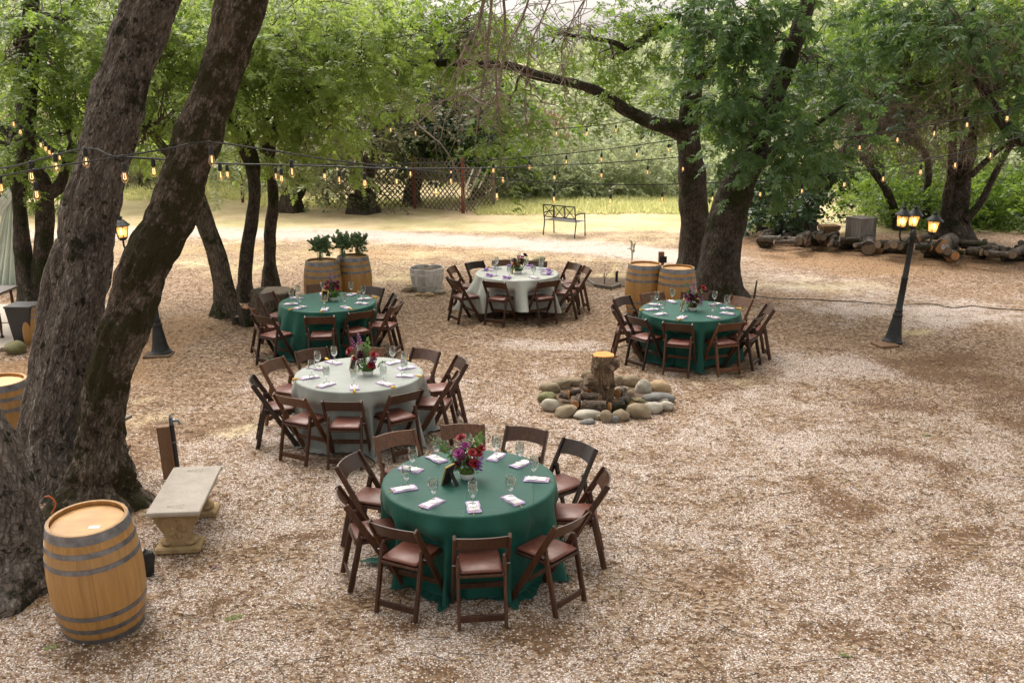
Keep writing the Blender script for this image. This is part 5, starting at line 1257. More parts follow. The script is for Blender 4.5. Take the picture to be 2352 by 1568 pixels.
plog(1592, 492, 1680, 470, 28, 'orange ended log low beside the lamp head', cut='cut_orange', bark='bark_pale', z=.3, seed=8)
plog(1690, 480, 1760, 430, 60, 'big reddish log heaped high in the middle of the pile', z=.42, bark='bark', cut='cut_orange', seed=9)
plog(1640, 500, 1800, 560, 36, 'mottled grey log slanting down in front of the reddish one', bark='bark_pale', cut='cut_orange', z=.25, seed=10)
plog(1785, 548, 1750, 575, 36, 'split log with a raw orange face at the pile foot', cut='cut_orange', seed=11)
plog(1540, 540, 1700, 545, 32, 'low mottled log lying along the pile foot', bark='bark_pale', seed=12)
plog(1800, 520, 1830, 560, 26, 'stub of pale log standing at the bend of the pile', bark='bark_pale', seed=13)
plog(1830, 450, 2060, 470, 24, 'long black pole on top of the dark stretch of the pile', z=.45, seed=14)
plog(1850, 480, 2100, 500, 22, 'second dark pole below the long black one', z=.3, seed=15)
plog(1880, 530, 2050, 545, 26, 'dark low pole at the foot of the dark stretch', seed=16)
plog(2080, 510, 2180, 515, 40, 'brown rounded log beyond the dark poles', bark='bark', seed=17)
plog(2200, 560, 2330, 545, 45, 'dark stumpy log near the picture edge', seed=18)
plog(2180, 590, 2360, 580, 20, 'thin branch lying along the ground at the picture edge', seed=19)
plog(900, 470, 1010, 465, 38, 'reddish brown log between the grey round and the fat log', bark='bark', seed=20)
plog(740, 430, 790, 425, 30, 'small tan log chunk near the cut stump', bark='bark_pale', seed=21)
def disc(x, y, rx, h, lab, sd, bark='bark'): u, v = zz5(x, y); stump(u, v, rx * .2838 * 2, h * .2838, lab, bark, 'cut_old', sd, 'log_round', .05, 18)
disc(532, 478, 60, 42, 'grey sawn log round standing in front of the pile', 31, 'bark_pale')
disc(662, 440, 52, 48, 'brown upright cut stump piece within the pile', 32)
disc(235, 385, 45, 60, 'broken grey stump standing at the near end of the pile', 33, 'bark_dark')
disc(450, 380, 48, 50, 'tilted dark stump below the leaning oak', 34, 'bark_dark')
rs = random.Random(9)
for k in range(120):
    x = rs.uniform(180, 2500); y = 425 + (x - 330) * .052 + rs.uniform(-38, 26); a = rs.uniform(-.5, .5); L = rs.uniform(60, 190)
    plog(x, y, x + L * math.cos(a), y + L * .2 * math.sin(a), rs.uniform(15, 34), f"{rs.choice(('dark weathered', 'short dark', 'mossy grey', 'brown barked', 'split and darkened'))} log in the wood pile {'under the steeply leaning oak' if x < 600 else 'in front of the hamper and crate' if x < 1050 else 'around the lamp post head' if x < 1700 else 'in the low dark stretch past the lamp' if x < 2100 else 'at the far low end'}", z=rs.uniform(.12, .42), bark=rs.choice(('bark_dark', 'bark_dark', 'bark')), seed=60 + k, dY=rs.uniform(-.4, .8))
# crate and basket behind the pile
cb0 = Q(1976, 540, 25.6); cb0.z = gz(cb0.x, 25.6); cr = empty('wooden_crate', cb0, R(28), 'tall grey weathered plank crate behind the wood pile', 'crate')
hC = .74
for side in range(4):
    for k in range(5):
        b = MB(); a = side * math.pi / 2; Mz = Matrix.Rotation(a, 3, 'Z'); b.box(tuple(Mz @ Vector((-.21 + .105 * k, -.262, hC / 2))), (.099, .022, hC + rs.uniform(-.015, .015)), Mz); b.build('plank', M['weathered'], cr)
b = MB(); b.box((0, 0, hC + .012), (.56, .56, .02)); b.build('lid', M['weathered'], cr)
wb = Q(1904, 530, 25.8); wb.z = gz(wb.x, 25.8); wk = empty('wicker_basket', wb, R(8), 'square brown wicker hamper behind the wood pile under the leaning oak', 'basket')
b = MB(); b.box((0, 0, .20), (.40, .32, .40), None, .02); b.build('body', M['wicker'], wk)
for z, g_ in ((.42, .03), (.455, .05), (.49, .06), (.52, .055)):
    b = MB(); b.box((0, 0, z), (.42 + g_, .33 + g_, .028), None, .01); b.build('rim_band', M['wicker'], wk)

# ------------------------------------------------------------------ stone bench, tap post, metal bench
nm, fm = P(396, 1176, .43), P(454, 1070, .43); ax_ = (fm - nm); Lb = ax_.length; an = math.atan2(ax_.y, ax_.x); cc = (nm + fm) / 2
wB = (P(456, 1177, .43) - P(337, 1175, .43)).length
sb_ = empty('stone_bench', (cc.x, cc.y, 0), an - math.pi / 2, 'grey concrete bench with carved tan legs beside the first barrel', 'bench')
b = MB(); b.box((0, 0, .412), (wB, Lb, .034), None, .006); b.box((0, 0, .388), (wB - .03, Lb - .03, .016), None, .003); b.build('seat', M['concrete'], sb_)
LEGX = [(.135, .065), (.115, .085), (.10, .115), (.103, .15), (.125, .195), (.16, .25), (.185, .30), (.195, .335), (.195, .372)]
for s in (-1, 1):
    b = MB(); d = .085; vs_ = []; m = len(LEGX)
    for y in (-d, d):
        vs_ += [(-x, y, z) for x, z in LEGX] + [(x, y, z) for x, z in reversed(LEGX)]
    n = 2 * m; b.add(vs_, [tuple(range(n)), tuple(range(2 * n - 1, n - 1, -1))] + [(k, n + k, n + (k + 1) % n, (k + 1) % n) for k in range(n)])
    b.box((0, 0, .345), (.41, .19, .030), None, .008)
    for sx in (-1, 1): b.blob((sx * .10, 0, .085), (.065, .105, .035), 8, .1, 3)
    rl = random.Random(3)
    for k in range(22):    # carved grape cluster on the outer face
        b.blob((rl.uniform(-.07, .07) , s * (d + .002), .20 + rl.uniform(-.05, .10)), (.020, .010, .020), 5, .2, k)
    o = b.build('leg', M['bench_leg'], sb_, 35); o.location = (0, s * (Lb / 2 - .17), 0)
    f = MB(); f.box((0, 0, .032), (.40, .27, .064), None, .016); q = f.build('foot', M['bench_leg'], o)
for s in (-1, 1):
    b = MB()
    for k in range(5): b.tube([(-.06 + .03 * k + .016 * math.cos(t), .016 * math.sin(t) * (1 + .3 * k), 0) for t in [i * .7 for i in range(10)]], .003, 5, False)
    o = b.build('relief', M['concrete'], sb_); o.location = (0, s * (Lb / 2 - .12), .4295)
tp = G(392, 1096); tpz = (P(387, 972, .58) - tp)
tap = empty('tap_post', tp, R(12), 'short wooden post with a dark standpipe tap behind the stone bench', 'tap post'); tap.rotation_euler = (0, R(-2.5), R(12))
b = MB(); b.box((0, 0, .29), (.135, .10, .60), None, .006); b.build('post', M['post_wood'], tap)
b = MB(); b.tube([(.085, -.02, 0), (.085, -.02, .30), (.085, -.02, .60)], .026, 10); b.build('pipe', M['plastic_black'], tap, True)
b = MB(); b.tube([(.085, -.02, .55), (.085, -.02, .68)], .020, 8); b.tube([(.085, -.02, .64), (.16, -.03, .64), (.175, -.03, .60)], .014, 8); b.box((.085, -.02, .70), (.012, .07, .03), None, .004); b.build('faucet', M['slate'], tap, True)
b = MB(); b.lathe([(.029, .40), (.031, .40), (.031, .415), (.029, .415)], 12, (.085, -.02, 0), closed=True); b.build('clamp', M['hoop'], tap)
# metal bench on the far lawn
bl, brr = G(1250, 539), G(1314, 546); L = (brr - bl).length; an = math.atan2(brr.y - bl.y, brr.x - bl.x)
mb_ = empty('metal_bench', bl, an, 'black metal garden bench with crossed back panels on the far lawn', 'bench'); L = max(L, 1.05)
def tb(name, pts, r=.016, par=mb_, mat='bench_metal'): b = MB(); b.tube(pts, r, 6); return b.build(name, M[mat], par)
D_ = .46
for x in (0, L):
    tb('leg', [(x, -.05, 0), (x, .02, .40), (x, -.03, .62), (x, -.06, .86)], .018); tb('leg', [(x, D_ + .02, 0), (x, D_, .42), (x, D_ - .02, .60)], .018)
    tb('armrest', [(x, -.01, .62), (x, D_ * .5, .645), (x, D_ - .03, .63), (x, D_ - .01, .59)], .018)
tb('top_rail', [(0, -.06, .85), (L, -.06, .85)], .018); tb('lower_rail', [(0, -.01, .52), (L, -.01, .52)], .016)
for k in range(1, 3): x = L * k / 3; tb('back_bar', [(x - .015, -.06, .85), (x - .015, -.01, .52)], .012); tb('back_bar', [(x + .015, -.06, .85), (x + .015, -.01, .52)], .012)
for k in range(3):
    x0, x1 = L * k / 3 + .03, L * (k + 1) / 3 - .03; tb('cross_bar', [(x0, -.06, .84), (x1, -.01, .53)], .011); tb('cross_bar', [(x1, -.06, .84), (x0, -.01, .53)], .011)
for k in range(8): y = .02 + (D_ - .03) * k / 7; b = MB(); b.box((L / 2, y, .425), (L, .042, .008)); b.build('slat', M['bench_metal'], mb_)

# ------------------------------------------------------------------ lamp posts
def lamp(u, v, lean, arms, label, plate=None):
    g = G(u, v); root = empty('lamp_post', g, 0, label, 'street lamp', 'black garden lamp posts'); root.rotation_euler = (0, lean, 0)
    b = MB(); b.lathe([(0, 0), (.165, 0), (.17, .03), (.15, .05), (.135, .08), (.115, .16), (.085, .36), (.075, .43)], 24); b.build('base', M['iron'], root, 45)
    b = MB(); b.lathe([(.075, .43), (.082, .45), (.082, .47), (.066, .49), (.066, .53), (.072, .545), (.055, .57), (.050, 1.05), (.056, 1.06), (.056, 1.085), (.046, 1.10), (.042, 1.70), (.055, 1.72), (.055, 1.80), (.040, 1.84), (0, 1.87)], 20); b.build('post', M['iron'], root, 45)
    for (a, rr, dz) in arms:
        e = Vector((math.cos(a), math.sin(a), 0)); b = MB()
        b.tube([e * .04 + Vector((0, 0, 1.76)), e * rr * .45 + Vector((0, 0, 1.64 + dz * .5)), e * rr * .85 + Vector((0, 0, 1.64 + dz)), e * rr + Vector((0, 0, 1.72 + dz)), e * rr + Vector((0, 0, 1.82 + dz))], .016, 8); b.build('arm', M['iron'], root, True)
        c = e * rr + Vector((0, 0, 1.82 + dz)); b = MB()
        b.lathe([(.0, 0), (.05, 0), (.06, .02), (.075, .03), (.075, .045), (0, .045)], 8, c)
        b.lathe([(.105, .215), (.125, .215), (.135, .228), (.11, .25), (.085, .275), (.055, .305), (.030, .315), (.030, .33), (.042, .34), (.036, .355), (.012, .365), (.010, .39), (.016, .40), (0, .42)], 16, c)
        for k in range(6): q = math.pi / 3 * k; b.tube([c + Vector((math.cos(q) * .072, math.sin(q) * .072, .045)), c + Vector((math.cos(q) * .105, math.sin(q) * .105, .216))], .006, 5)
        ln = b.build('lantern', M['iron'], root, 45)
        for k in range(6):
            q0, q1 = math.pi / 3 * k, math.pi / 3 * (k + 1); f = lambda q, r, z: c + Vector((math.cos(q) * r, math.sin(q) * r, z))
            b = MB(); A = [f(q0, .069, .047), f(q1, .069, .047), f(q1, .101, .214), f(q0, .101, .214)]; b.add(A, [(0, 1, 2, 3)]); b.build('pane', M['pane'], ln)
        b = MB(); b.blob(c + Vector((0, 0, .13)), (.036, .036, .055), 8, 0); b.build('lamp_bulb', M['lamp_glow'], ln, True)
    return root
lamp(2050, 786, R(5.2), ((R(-22), .27, 0), (R(75), .24, .03), (R(200), .27, .04)), 'black lamp post tilted sideways with three lit lanterns in the open gravel')
g = G(2033, 793); b = MB(); b.box((0, 0, .015), (.34, .30, .03), Matrix.Rotation(.25, 3, 'Z'), .004); props(b.build('base_board', M['post_wood'], None, False, (g.x, g.y, 0)), 'tan wooden board under the foot of the tilted lamp', 'board')
lamp(370, 812, R(-3.0), ((R(190), .31, 0), (R(70), .27, 0), (R(-50), .27, 0)), 'black lamp post half hidden behind the mossy leaning trunk')
g = G(365, 816); b = MB(); b.box((0, 0, .012), (.42, .34, .024), Matrix.Rotation(.1, 3, 'Z'), .004); props(b.build('base_board', M['soil'], None, False, (g.x, g.y, 0)), 'dark board under the foot of the half hidden lamp', 'board')
# black folded easel leaning behind the half hidden lamp
g0, g1 = G(358, 762), G(340, 735); ez = empty('sign_easel', g0, 0, 'black thin legged stand behind the half hidden lamp post', 'easel')
b = MB(); b.tube([(0, 0, 0), (-.16, .05, .75)], .018, 6); b.build('leg', M['black'], ez); b = MB(); b.tube([(-.22, .15, .05), (-.16, .05, .75)], .018, 6); b.build('leg', M['black'], ez); b = MB(); b.tube([(-.05, .02, .25), (-.2, .11, .28)], .014, 6); b.build('brace', M['black'], ez)

# ------------------------------------------------------------------ festoon lights
bb = MB(); bb.lathe([(0, -.002), (.013, 0), (.017, -.012), (.025, -.035), (.0275, -.052), (.024, -.070), (.013, -.083), (0, -.087)], 14); BULB = bb.mesh('bulb', True)
fm_ = MB(); fm_.tube([(-.006, 0, -.012), (-.010, 0, -.055), (0, .004, -.060), (.010, 0, -.055), (.006, 0, -.012)], .0036, 5); FIL = fm_.mesh('filament')
def festoon(pts, bulbs, label, r=.006, size=1.0):
    W = [(Q(u, v, Y), r) for u, v, Y in pts]; sp = smooth_path(W, .1)
    root = empty('string_light', W[0][0], 0, label, 'string lights', 'strings of filament bulbs'); o0 = Vector(root.location)
    b = MB(); b.tube([p - o0 for p, _ in sp], r, 6); b.build('cable', M['black'], root, True)
    pr = [proj(p) for p, _ in sp]
    for (u, v) in bulbs:
        i = min(range(len(sp)), key=lambda k: abs(pr[k][0] - u)); p = sp[i][0]; drop = max(.16, min(.40, (v - pr[i][1]) * mpp(p)))
        sk = MB(); top = p - o0; L = drop - .087 * size
        j = Vector((noise.noise(Vector((u, 1, 2))) * .02, 0, 0))
        sk.box(top, (.022, .022, .028), None, .005)
        if L > .07: sk.tube([top, top + Vector((0, 0, -(L - .065))) + j], .0035, 5)
        s0 = top + j + Vector((0, 0, -(L - .068 * size))); sk.lathe([(0, 0), (.010, 0), (.017 * size, -.008), (.019 * size, -.03), (.019 * size, -.068 * size), (0, -.068 * size)], 10, s0)
        so = sk.build('socket', M['black'], root, 45)
        e = s0 + Vector((0, 0, -.068 * size)); q = obj('bulb', BULB, M['amber'], so); q.location = e; q.scale = (size,) * 3
        q2 = obj('filament', FIL, M['filament'], so); q2.location = e; q2.scale = (size,) * 3; q2.rotation_euler = (0, 0, u * 1.7)
zA = lambda x, y: (x * .390625, y * .390625); zB = lambda x, y: (x * .390625 + 551.25, y * .390625); zC = lambda x, y: (x * .390625 + 1102.5, y * .390625); zD = lambda x, y: (x * .390625 + 1715, y * .390625)
S = 1.15
festoon([(-30, 412, 9.5), (0, 406, 9.4), (78, 390, 9.3), (281, 359, 9.0), (400, 339, 8.9), (470, 326, 8.85), (612, 344, 9.9), (742, 365, 10.9), (836, 377, 11.6), (942, 389, 12.4), (1059, 402, 13.3), (1163, 412, 14.2), (1274, 420, 15.2), (1403, 424, 16.3), (1522, 424, 17.3), (1638, 420, 18.2), (1690, 417, 18.6)],
        [zA(205, 1180), zA(743, 1075), zA(1219, 975), zB(290, 1042), zB(737, 1105), zB(1140, 1150), zB(1500, 1175), zC(440, 1192), zC(769, 1203), zC(1073, 1190), zC(1363, 1187), zA(15, 985)], 'nearest string of lit filament bulbs running from the mossy trunk across to the broad oak', .0085, S)
festoon([(-30, 390, 9.8), (39, 380, 9.6), (195, 341, 9.2), (250, 357, 9.05), (281, 361, 9.1), (375, 366, 9.9), (470, 374, 10.6), (551, 377, 11.3), (645, 379, 12.1), (778, 383, 13.2), (910, 387, 14.3), (1035, 387, 15.4), (1163, 385, 16.6), (1274, 379, 17.8), (1382, 375, 19.0), (1489, 367, 20.3), (1570, 360, 21.4)],
        [zA(343, 1015), zA(190, 1072), zA(485, 985), zA(908, 1042), zA(1285, 1060), zB(240, 1077), zB(583, 1082), zB(918, 1090), zB(1245, 1085), zB(1540, 1075), zC(437, 1062), zC(720, 1048), zC(988, 1028), zC(1242, 1008)], 'middle string of filament bulbs crossing to the straight oak trunk below the arching limb', .0095, S)
festoon([(500, 373, 12.5), (551, 377, 13), (690, 378, 14.2), (836, 377, 15.4), (942, 376, 16.4), (1035, 373, 17.3), (1102, 369, 17.9), (1216, 361, 19), (1302, 353, 19.8), (1382, 344, 20.6), (1462, 334, 21.4), (1536, 323, 22.1), (1560, 320, 22.2)],
        [zA(1331, 1052), zB(200, 1060), zB(487, 1058), zB(742, 1050), zB(1000, 1042), zB(1480, 1020), zB(1237, 1035), zC(290, 1000), zC(510, 968), zC(716, 953), zC(919, 925), zC(1109, 895)], 'upper mid string of small bulbs ending higher on the straight oak trunk', .0095, S)
festoon([(690, 245, 24.5), (727, 252, 24.5), (836, 273, 24.2), (942, 289, 24), (1004, 295, 23.8), (1126, 303, 23.6), (1211, 299, 23.4), (1278, 296, 23.3), (1348, 291, 23.2), (1415, 283, 23.1), (1485, 271, 23), (1540, 260, 22.9)],
        [zB(880, 775), zB(1037, 795), zC(285, 805), zC(450, 795), zC(627, 800), zC(794, 780)], 'faint highest string of bulbs far behind the arching limb', .0095, S)
festoon([(1700, 418, 18.4), (1731, 416, 18.2), (1844, 408, 17.4), (1942, 396, 16.7), (2031, 385, 16.1), (2117, 369, 15.5), (2197, 353, 15), (2277, 334, 14.5), (2352, 312, 14), (2420, 290, 13.6)],
        [zD(75, 1160), zD(323, 1142), zD(591, 1105), zD(811, 1073), zD(1036, 1033), zD(1236, 993), zD(1440, 937)], 'lower string of bulbs leaving the broad oak towards the bent limb', .0095, S)
festoon([(1745, 346, 18.8), (1766, 342, 18.7), (1871, 326, 18), (1977, 312, 17.3), (2063, 301, 16.8), (2148, 285, 16.3), (2223, 271, 15.8), (2316, 252, 15.2), (2352, 242, 15), (2420, 222, 14.6)],
        [zD(195, 948), zD(670, 887), zD(892, 842), zD(1109, 805), zD(1306, 755), zD(1537, 718), zD(425, 915)], 'upper string of bulbs through the dark leaves beside the broad oak', .0095, S)
festoon([(20, 255, 16), (45, 288, 16), (92, 318, 16.2), (120, 342, 16.5), (150, 350, 17), (200, 352, 17.5)], [zA(70, 735), zA(105, 582), zA(238, 830), zA(270, 865), zA(293, 890), zA(310, 893), zA(352, 915), zA(490, 810)], 'short string of small bulbs beside the forked oak', .0095, S)

# ------------------------------------------------------------------ lattice fence
fz6 = lambda x, y: (x * .2865 + 704, y * .2865 + 306)
fe = empty('lattice_fence', G(953, 478), 0, 'tall brown lattice fence with rusty posts behind the lawn', 'fence'); fo = Vector(fe.location)
sl = MB(); sl.box((0, 0, .5), (.036, .010, 1)); SLAT = sl.mesh('slat')
def lattice(ga, gb_, ha, hb, sp=.135):
    a, b = Vector(ga), Vector(gb_); L = (b - a).length; e = (b - a).normalized(); nrm = Vector((-e.y, e.x, 0)).normalized()
    rl = random.Random(int(L * 100))
    for sgn in (1, -1):
        c = -max(ha, hb) if sgn > 0 else 0
        while c < L + (0 if sgn > 0 else max(ha, hb)):
            # z = sgn * (x - c), within 0 < z < h(x), 0 < x < L
            h = lambda x: ha + (hb - ha) * x / L
            pts = [(x, sgn * (x - c)) for x in np.linspace(0, L, 160) if .03 < sgn * (x - c) < h(x)]
            c += sp * 1.414 * rl.uniform(.92, 1.08)
            if len(pts) < 3 or rl.random() < .03: continue
            (x0, z0), (x1, z1) = pts[0], pts[-1]
            p0 = a + e * x0 + Vector((0, 0, z0)) + nrm * (.006 * sgn); p1 = a + e * x1 + Vector((0, 0, z1)) + nrm * (.006 * sgn)
            d = p1 - p0; o = obj('slat', SLAT, M['lattice'], fe); zv = d.normalized(); yv = nrm; xv = yv.cross(zv)
            o.rotation_euler = Matrix((xv, yv, zv)).transposed().to_euler(); o.location = p0 - fo; o.scale = (1, 1, d.length)
ga, gb2, gc, gd_ = G(752, 474), G(953, 479), G(1064, 489), G(1134, 480)
gm1 = G(842, 476)
lattice(ga, gm1, .95, 1.15); lattice(gm1, gb2, 1.15, 1.35); lattice(gb2, gc, 1.72, 1.62); lattice(gc, gd_, 1.6, 1.05)
def fpost(g_, h, mat, r=.05): b = MB(); b.box((0, 0, h / 2), (r * 2, r * 2, h), None, .006); o = b.build('post', M[mat], fe); o.location = Vector(g_) - fo
fpost(ga, .75, 'lattice', .06); fpost(gb2, 1.72, 'rust_post'); fpost(gc + Vector((0, -.06, 0)), 1.75, 'rust_post', .055); fpost(gd_, 1.25, 'lattice', .05)
b = MB(); b.beam(gb2 + Vector((0, -.03, 1.05)) - fo, gc + Vector((0, -.03, 1.0)) - fo, .03, .07); b.build('rail', M['lattice'], fe)
for k, (x0, x1) in enumerate(((1.0, .35), (1.15, .5), (1.3, .6))): 
    b = MB(); p = gc + (gd_ - gc) * .25 * k; b.beam(p + Vector((.0, -.08, .55 + .1 * k)) - fo, p + Vector((.35, -.05, 1.45)) - fo, .012, .05); b.build('loose_slat', M['wash'], fe)
# tall rusty pole on the far lawn
g = G(558, 465); b = MB(); b.box((0, 0, .95), (.09, .09, 1.9), None, .006); props(b.build('rusty_pole', M['rust_post'], None, False, g), 'tall rusty square pole on the far lawn between two oaks', 'pole')

# ------------------------------------------------------------------ arbor with drapes, patio, bin and stand at the photo's edge
YR = 20.4; at_ = Q(27, 434, YR); ag = Vector((at_.x, YR, 0)); ar = empty('draped_arbor', ag, 0, 'arbor hung with pale mint drapes at the photo edge', 'arbor'); ai = -ag
def curtain(name, tops, bots, n=60, m=26, amp=.05, sag=0):
    V = []; 
    for j in range(m + 1):
        t = j / m
        for i in range(n + 1):
            s = i / n; p = Vector(tops[0]).lerp(Vector(tops[1]), s).lerp(Vector(bots[0]).lerp(Vector(bots[1]), s), t)
            p += Vector((.02 * math.sin(s * 31 + 1) * t, amp * (.25 + .75 * t) * (math.sin(s * 38 + 2 * t) + .5 * math.sin(s * 17 + 1)), -sag * math.sin(math.pi * t)))
            V.append(tuple(p + ai))
    F = [(j * (n + 1) + i, j * (n + 1) + i + 1, (j + 1) * (n + 1) + i + 1, (j + 1) * (n + 1) + i) for j in range(m) for i in range(n)]
    obj(name, mesh_np(name, V, [np.array(F)], smooth=True), M['drape'], ar)
b0, b1_ = Q(-45, 652, YR), Q(50, 656, YR); b0.z = b1_.z = .01
curtain('curtain', (at_ + Vector((-.06, 0, 0)), at_ + Vector((.05, 0, 0))), (b0, b1_))
curtain('swag', (at_ + Vector((-.05, -.05, .02)), at_ + Vector((.05, -.05, -.15))), (Q(-90, 500, YR), Q(-80, 560, YR)), 30, 20, .03, .15)
for k, (dy, dr) in enumerate(((0, 0), (.5, .05), (1.0, .1))):
    cx = at_.x - 1.35; pts = [Vector((cx + 1.35 * math.cos(t), YR + dy, 1.9 + (1.15 + dr) * math.sin(t))) + ai for t in np.linspace(0, math.pi, 22)]
    pts = [Vector((cx + 1.35, YR + dy, 0)) + ai] + pts + [Vector((cx - 1.35, YR + dy, 0)) + ai]; b = MB(); b.tube(pts, .016, 6); b.build('hoop', M['iron'], ar, True)
def slab(corners, label=None):
    pts = [P(u, v) for u, v in corners]; b = MB(); n = len(pts); b.add([(p.x, p.y, .05) for p in pts] + [(p.x, p.y, -.05) for p in pts], [tuple(range(n))] + [(k, n + k, n + (k + 1) % n, (k + 1) % n) for k in range(n)])
    return props(b.build('patio_slab', M['slab']), kind='structure')
slab([(57, 786), (-160, 866), (-150, 752), (63, 748)]); slab([(64, 745), (-150, 749), (-140, 706), (63, 703)]); slab([(53, 656), (-20, 685), (-180, 690), (-180, 652)])
g = G(62, 786); bn = empty('trash_bin', g, 0, 'black tapered bin at the patio corner beside the small keg', 'bin')
b = MB(); b.add([(x * s, y * s, z) for z, s in ((0, .13), (.62, .20)) for x, y in ((-1, -1), (1, -1), (1, 1), (-1, 1))], [(3, 2, 1, 0), (4, 5, 6, 7)] + [(k, (k + 1) % 4, 4 + (k + 1) % 4, 4 + k) for k in range(4)]); b.build('body', M['plastic_black'], bn)
b = MB(); b.box((0, 0, .635), (.43, .43, .035), None, .01); b.build('lid', M['plastic_black'], bn)
g = G(6, 782); ws = empty('wooden_stand', g, 0, 'turned brown wooden stand leg on the patio at the photo edge', 'stand'); g.z = .05
for dx, dy in ((0, 0), (-.5, .1), (0, .5), (-.5, .6)): b = MB(); b.tube([(dx, dy, .10), (dx + .0, dy, .3), (dx - .02, dy, .78)], [.016, .026, .024], 8); b.build('leg', M['wood_a'], ws, True); b = MB(); b.lathe([(0, .055), (.03, .06), (.035, .085), (.02, .11), (0, .11)], 10, (dx, dy, 0)); b.build('caster', M['wood_b'], ws)
b = MB(); b.box((-.28, .3, .79), (.62, .75, .03)); b.build('top', M['wood_a'], ws)
rock(38, 800, 46, 34, 'stone_moss', 'dark jagged rock at the patio corner near the bin', None, 61)

# ------------------------------------------------------------------ small things on the ground
pz = lambda x, y: (x * .19531 + 1378, y * .19531 + 581.9)
g = G(1517, 640); po = empty('short_post', g, 0, 'short dark wooden post with an electric box behind the bare barrels', 'post')
b = MB(); b.box((0, 0, .30), (.12, .10, .60), None, .008); b.build('post', M['post_wood'], po); b = MB(); b.box((.03, -.065, .44), (.16, .05, .14), None, .008); b.build('outlet_box', M['plastic_black'], po)
g = G(1732, 685); b = MB(); b.tube([(0, 0, 0), (.02, 0, .22), (.035, 0, .36)], [.022, .018, .014], 7); props(b.build('wooden_stake', M['twig_dark'], None, True, g), 'thin weathered stake standing in the gravel beside the broad oak', 'stake')
hp_ = [zz5(x, y) for x, y in ((30, 868), (120, 882), (250, 900), (420, 915), (640, 918), (820, 932), (1020, 938), (1200, 958), (1400, 960), (1600, 955), (1720, 978), (1820, 985), (1930, 972), (2100, 990), (2352, 1006), (2600, 1030))]
hw = smooth_path([(Vector((*P(u, v).xy, .018)), .009) for u, v in hp_], .15); b = MB(); b.tube([p + Vector((0, .03 * noise.noise(p * 2.1), 0)) for p, _ in hw], .009, 6); props(b.build('drip_hose', M['hose'], None, True), 'thin dark drip hose snaking across the gravel past the lamp', 'hose')
g = G(1416, 650); b = MB(); b.tube([(0, 0, 0), (0, 0, .2), (.005, 0, .25), (.03, 0, .27)], [.03, .03, .032, .02], 10); props(b.build('standpipe', M['plastic_black'], None, True, g), 'short black standpipe in the little planting bed', 'pipe')
b = MB(); w_ = [Vector((*P(u, v).xy, .02)) for u, v in (pz(80, 370), pz(100, 320), pz(150, 265), pz(185, 225))]; w_[-1].z = .2; w_[-2].z = .1; b.tube(w_, .010, 6); props(b.build('garden_hose', M['yellow_hose'], None, True), 'yellow hose end curling beside the standpipe', 'hose')
for i, (q0, q1, lab) in enumerate(((pz(-60, 395), pz(130, 425), 'long edging board in front of the little planting bed'), (pz(130, 425), pz(240, 390), 'short edging board at the corner of the little planting bed'), (pz(-150, 330), pz(-60, 395), 'edging board on the table side of the little bed'))):
    a, c_ = P(*q0), P(*q1); b = MB(); b.beam(a + Vector((0, 0, .03)), c_ + Vector((0, 0, .03)), .035, .08, (0, 0, 1), .004); props(b.build('edging_board', M['weathered']), lab, 'board', 'edging boards of the planting bed')
g = P(*pz(80, 345)); b = MB(); b.blob((0, 0, 0), (.8, .55, .05), 12, .25, 8); props(b.build('planting_bed', M['soil'], None, True, (g.x, g.y, -.01)), kind='structure')
RNG = np.random.default_rng(91)
def sapling(u, v, h, n, lab, leaf='leaf_olive'):
    g = G(u, v); root = empty('sapling', g, 0, lab, 'plant'); b = MB(); pos, ax, sz = [], [], []
    for k in range(n):
        a = RNG.uniform(0, 6.28); s = RNG.uniform(.04, .18) * h; t = np.array((math.cos(a) * s, math.sin(a) * s, h * RNG.uniform(.6, 1))); b.tube([(0, 0, 0), tuple(t * .5 + np.array((0, 0, .05 * h))), tuple(t)], .005, 4, False)
        for j in range(3): pos.append(t * (.5 + .17 * j)); ax.append(RNG.normal(0, .5, 3) + np.array((0, 0, .7))); sz.append(.10)
    b.build('stems', M['twig_dark'], root); V, F, T = sprays(np.array(pos), np.array(ax), np.array(sz), 'small'); obj('leaves', mesh_np('leaves', V, [F], attr={'tint': T}), M[leaf], root)
sapling(*pz(375, 105), .55, 6, 'spindly sapling standing behind the first bare barrel'); sapling(*pz(50, 375), .38, 2, 'tiny reddish seedling in the little planting bed', 'leaf_pink')
# boards poking out behind the mossy trunk
for i, (u, v, lab) in enumerate(((284, 964, 'upper grey board end sticking out behind the mossy trunk'), (282, 1032, 'lower brown board end sticking out behind the mossy trunk'))):
    p = Q(u, v, 10.2); b = MB(); b.box((-.30, .1, 0), (.66, .22, .035), Matrix.Rotation(-.25, 3, 'Z'), .004); props(b.build('shelf_board', M['weathered'] if i == 0 else M['post_wood'], None, False, p), lab, 'board', 'boards fixed behind the trunk')
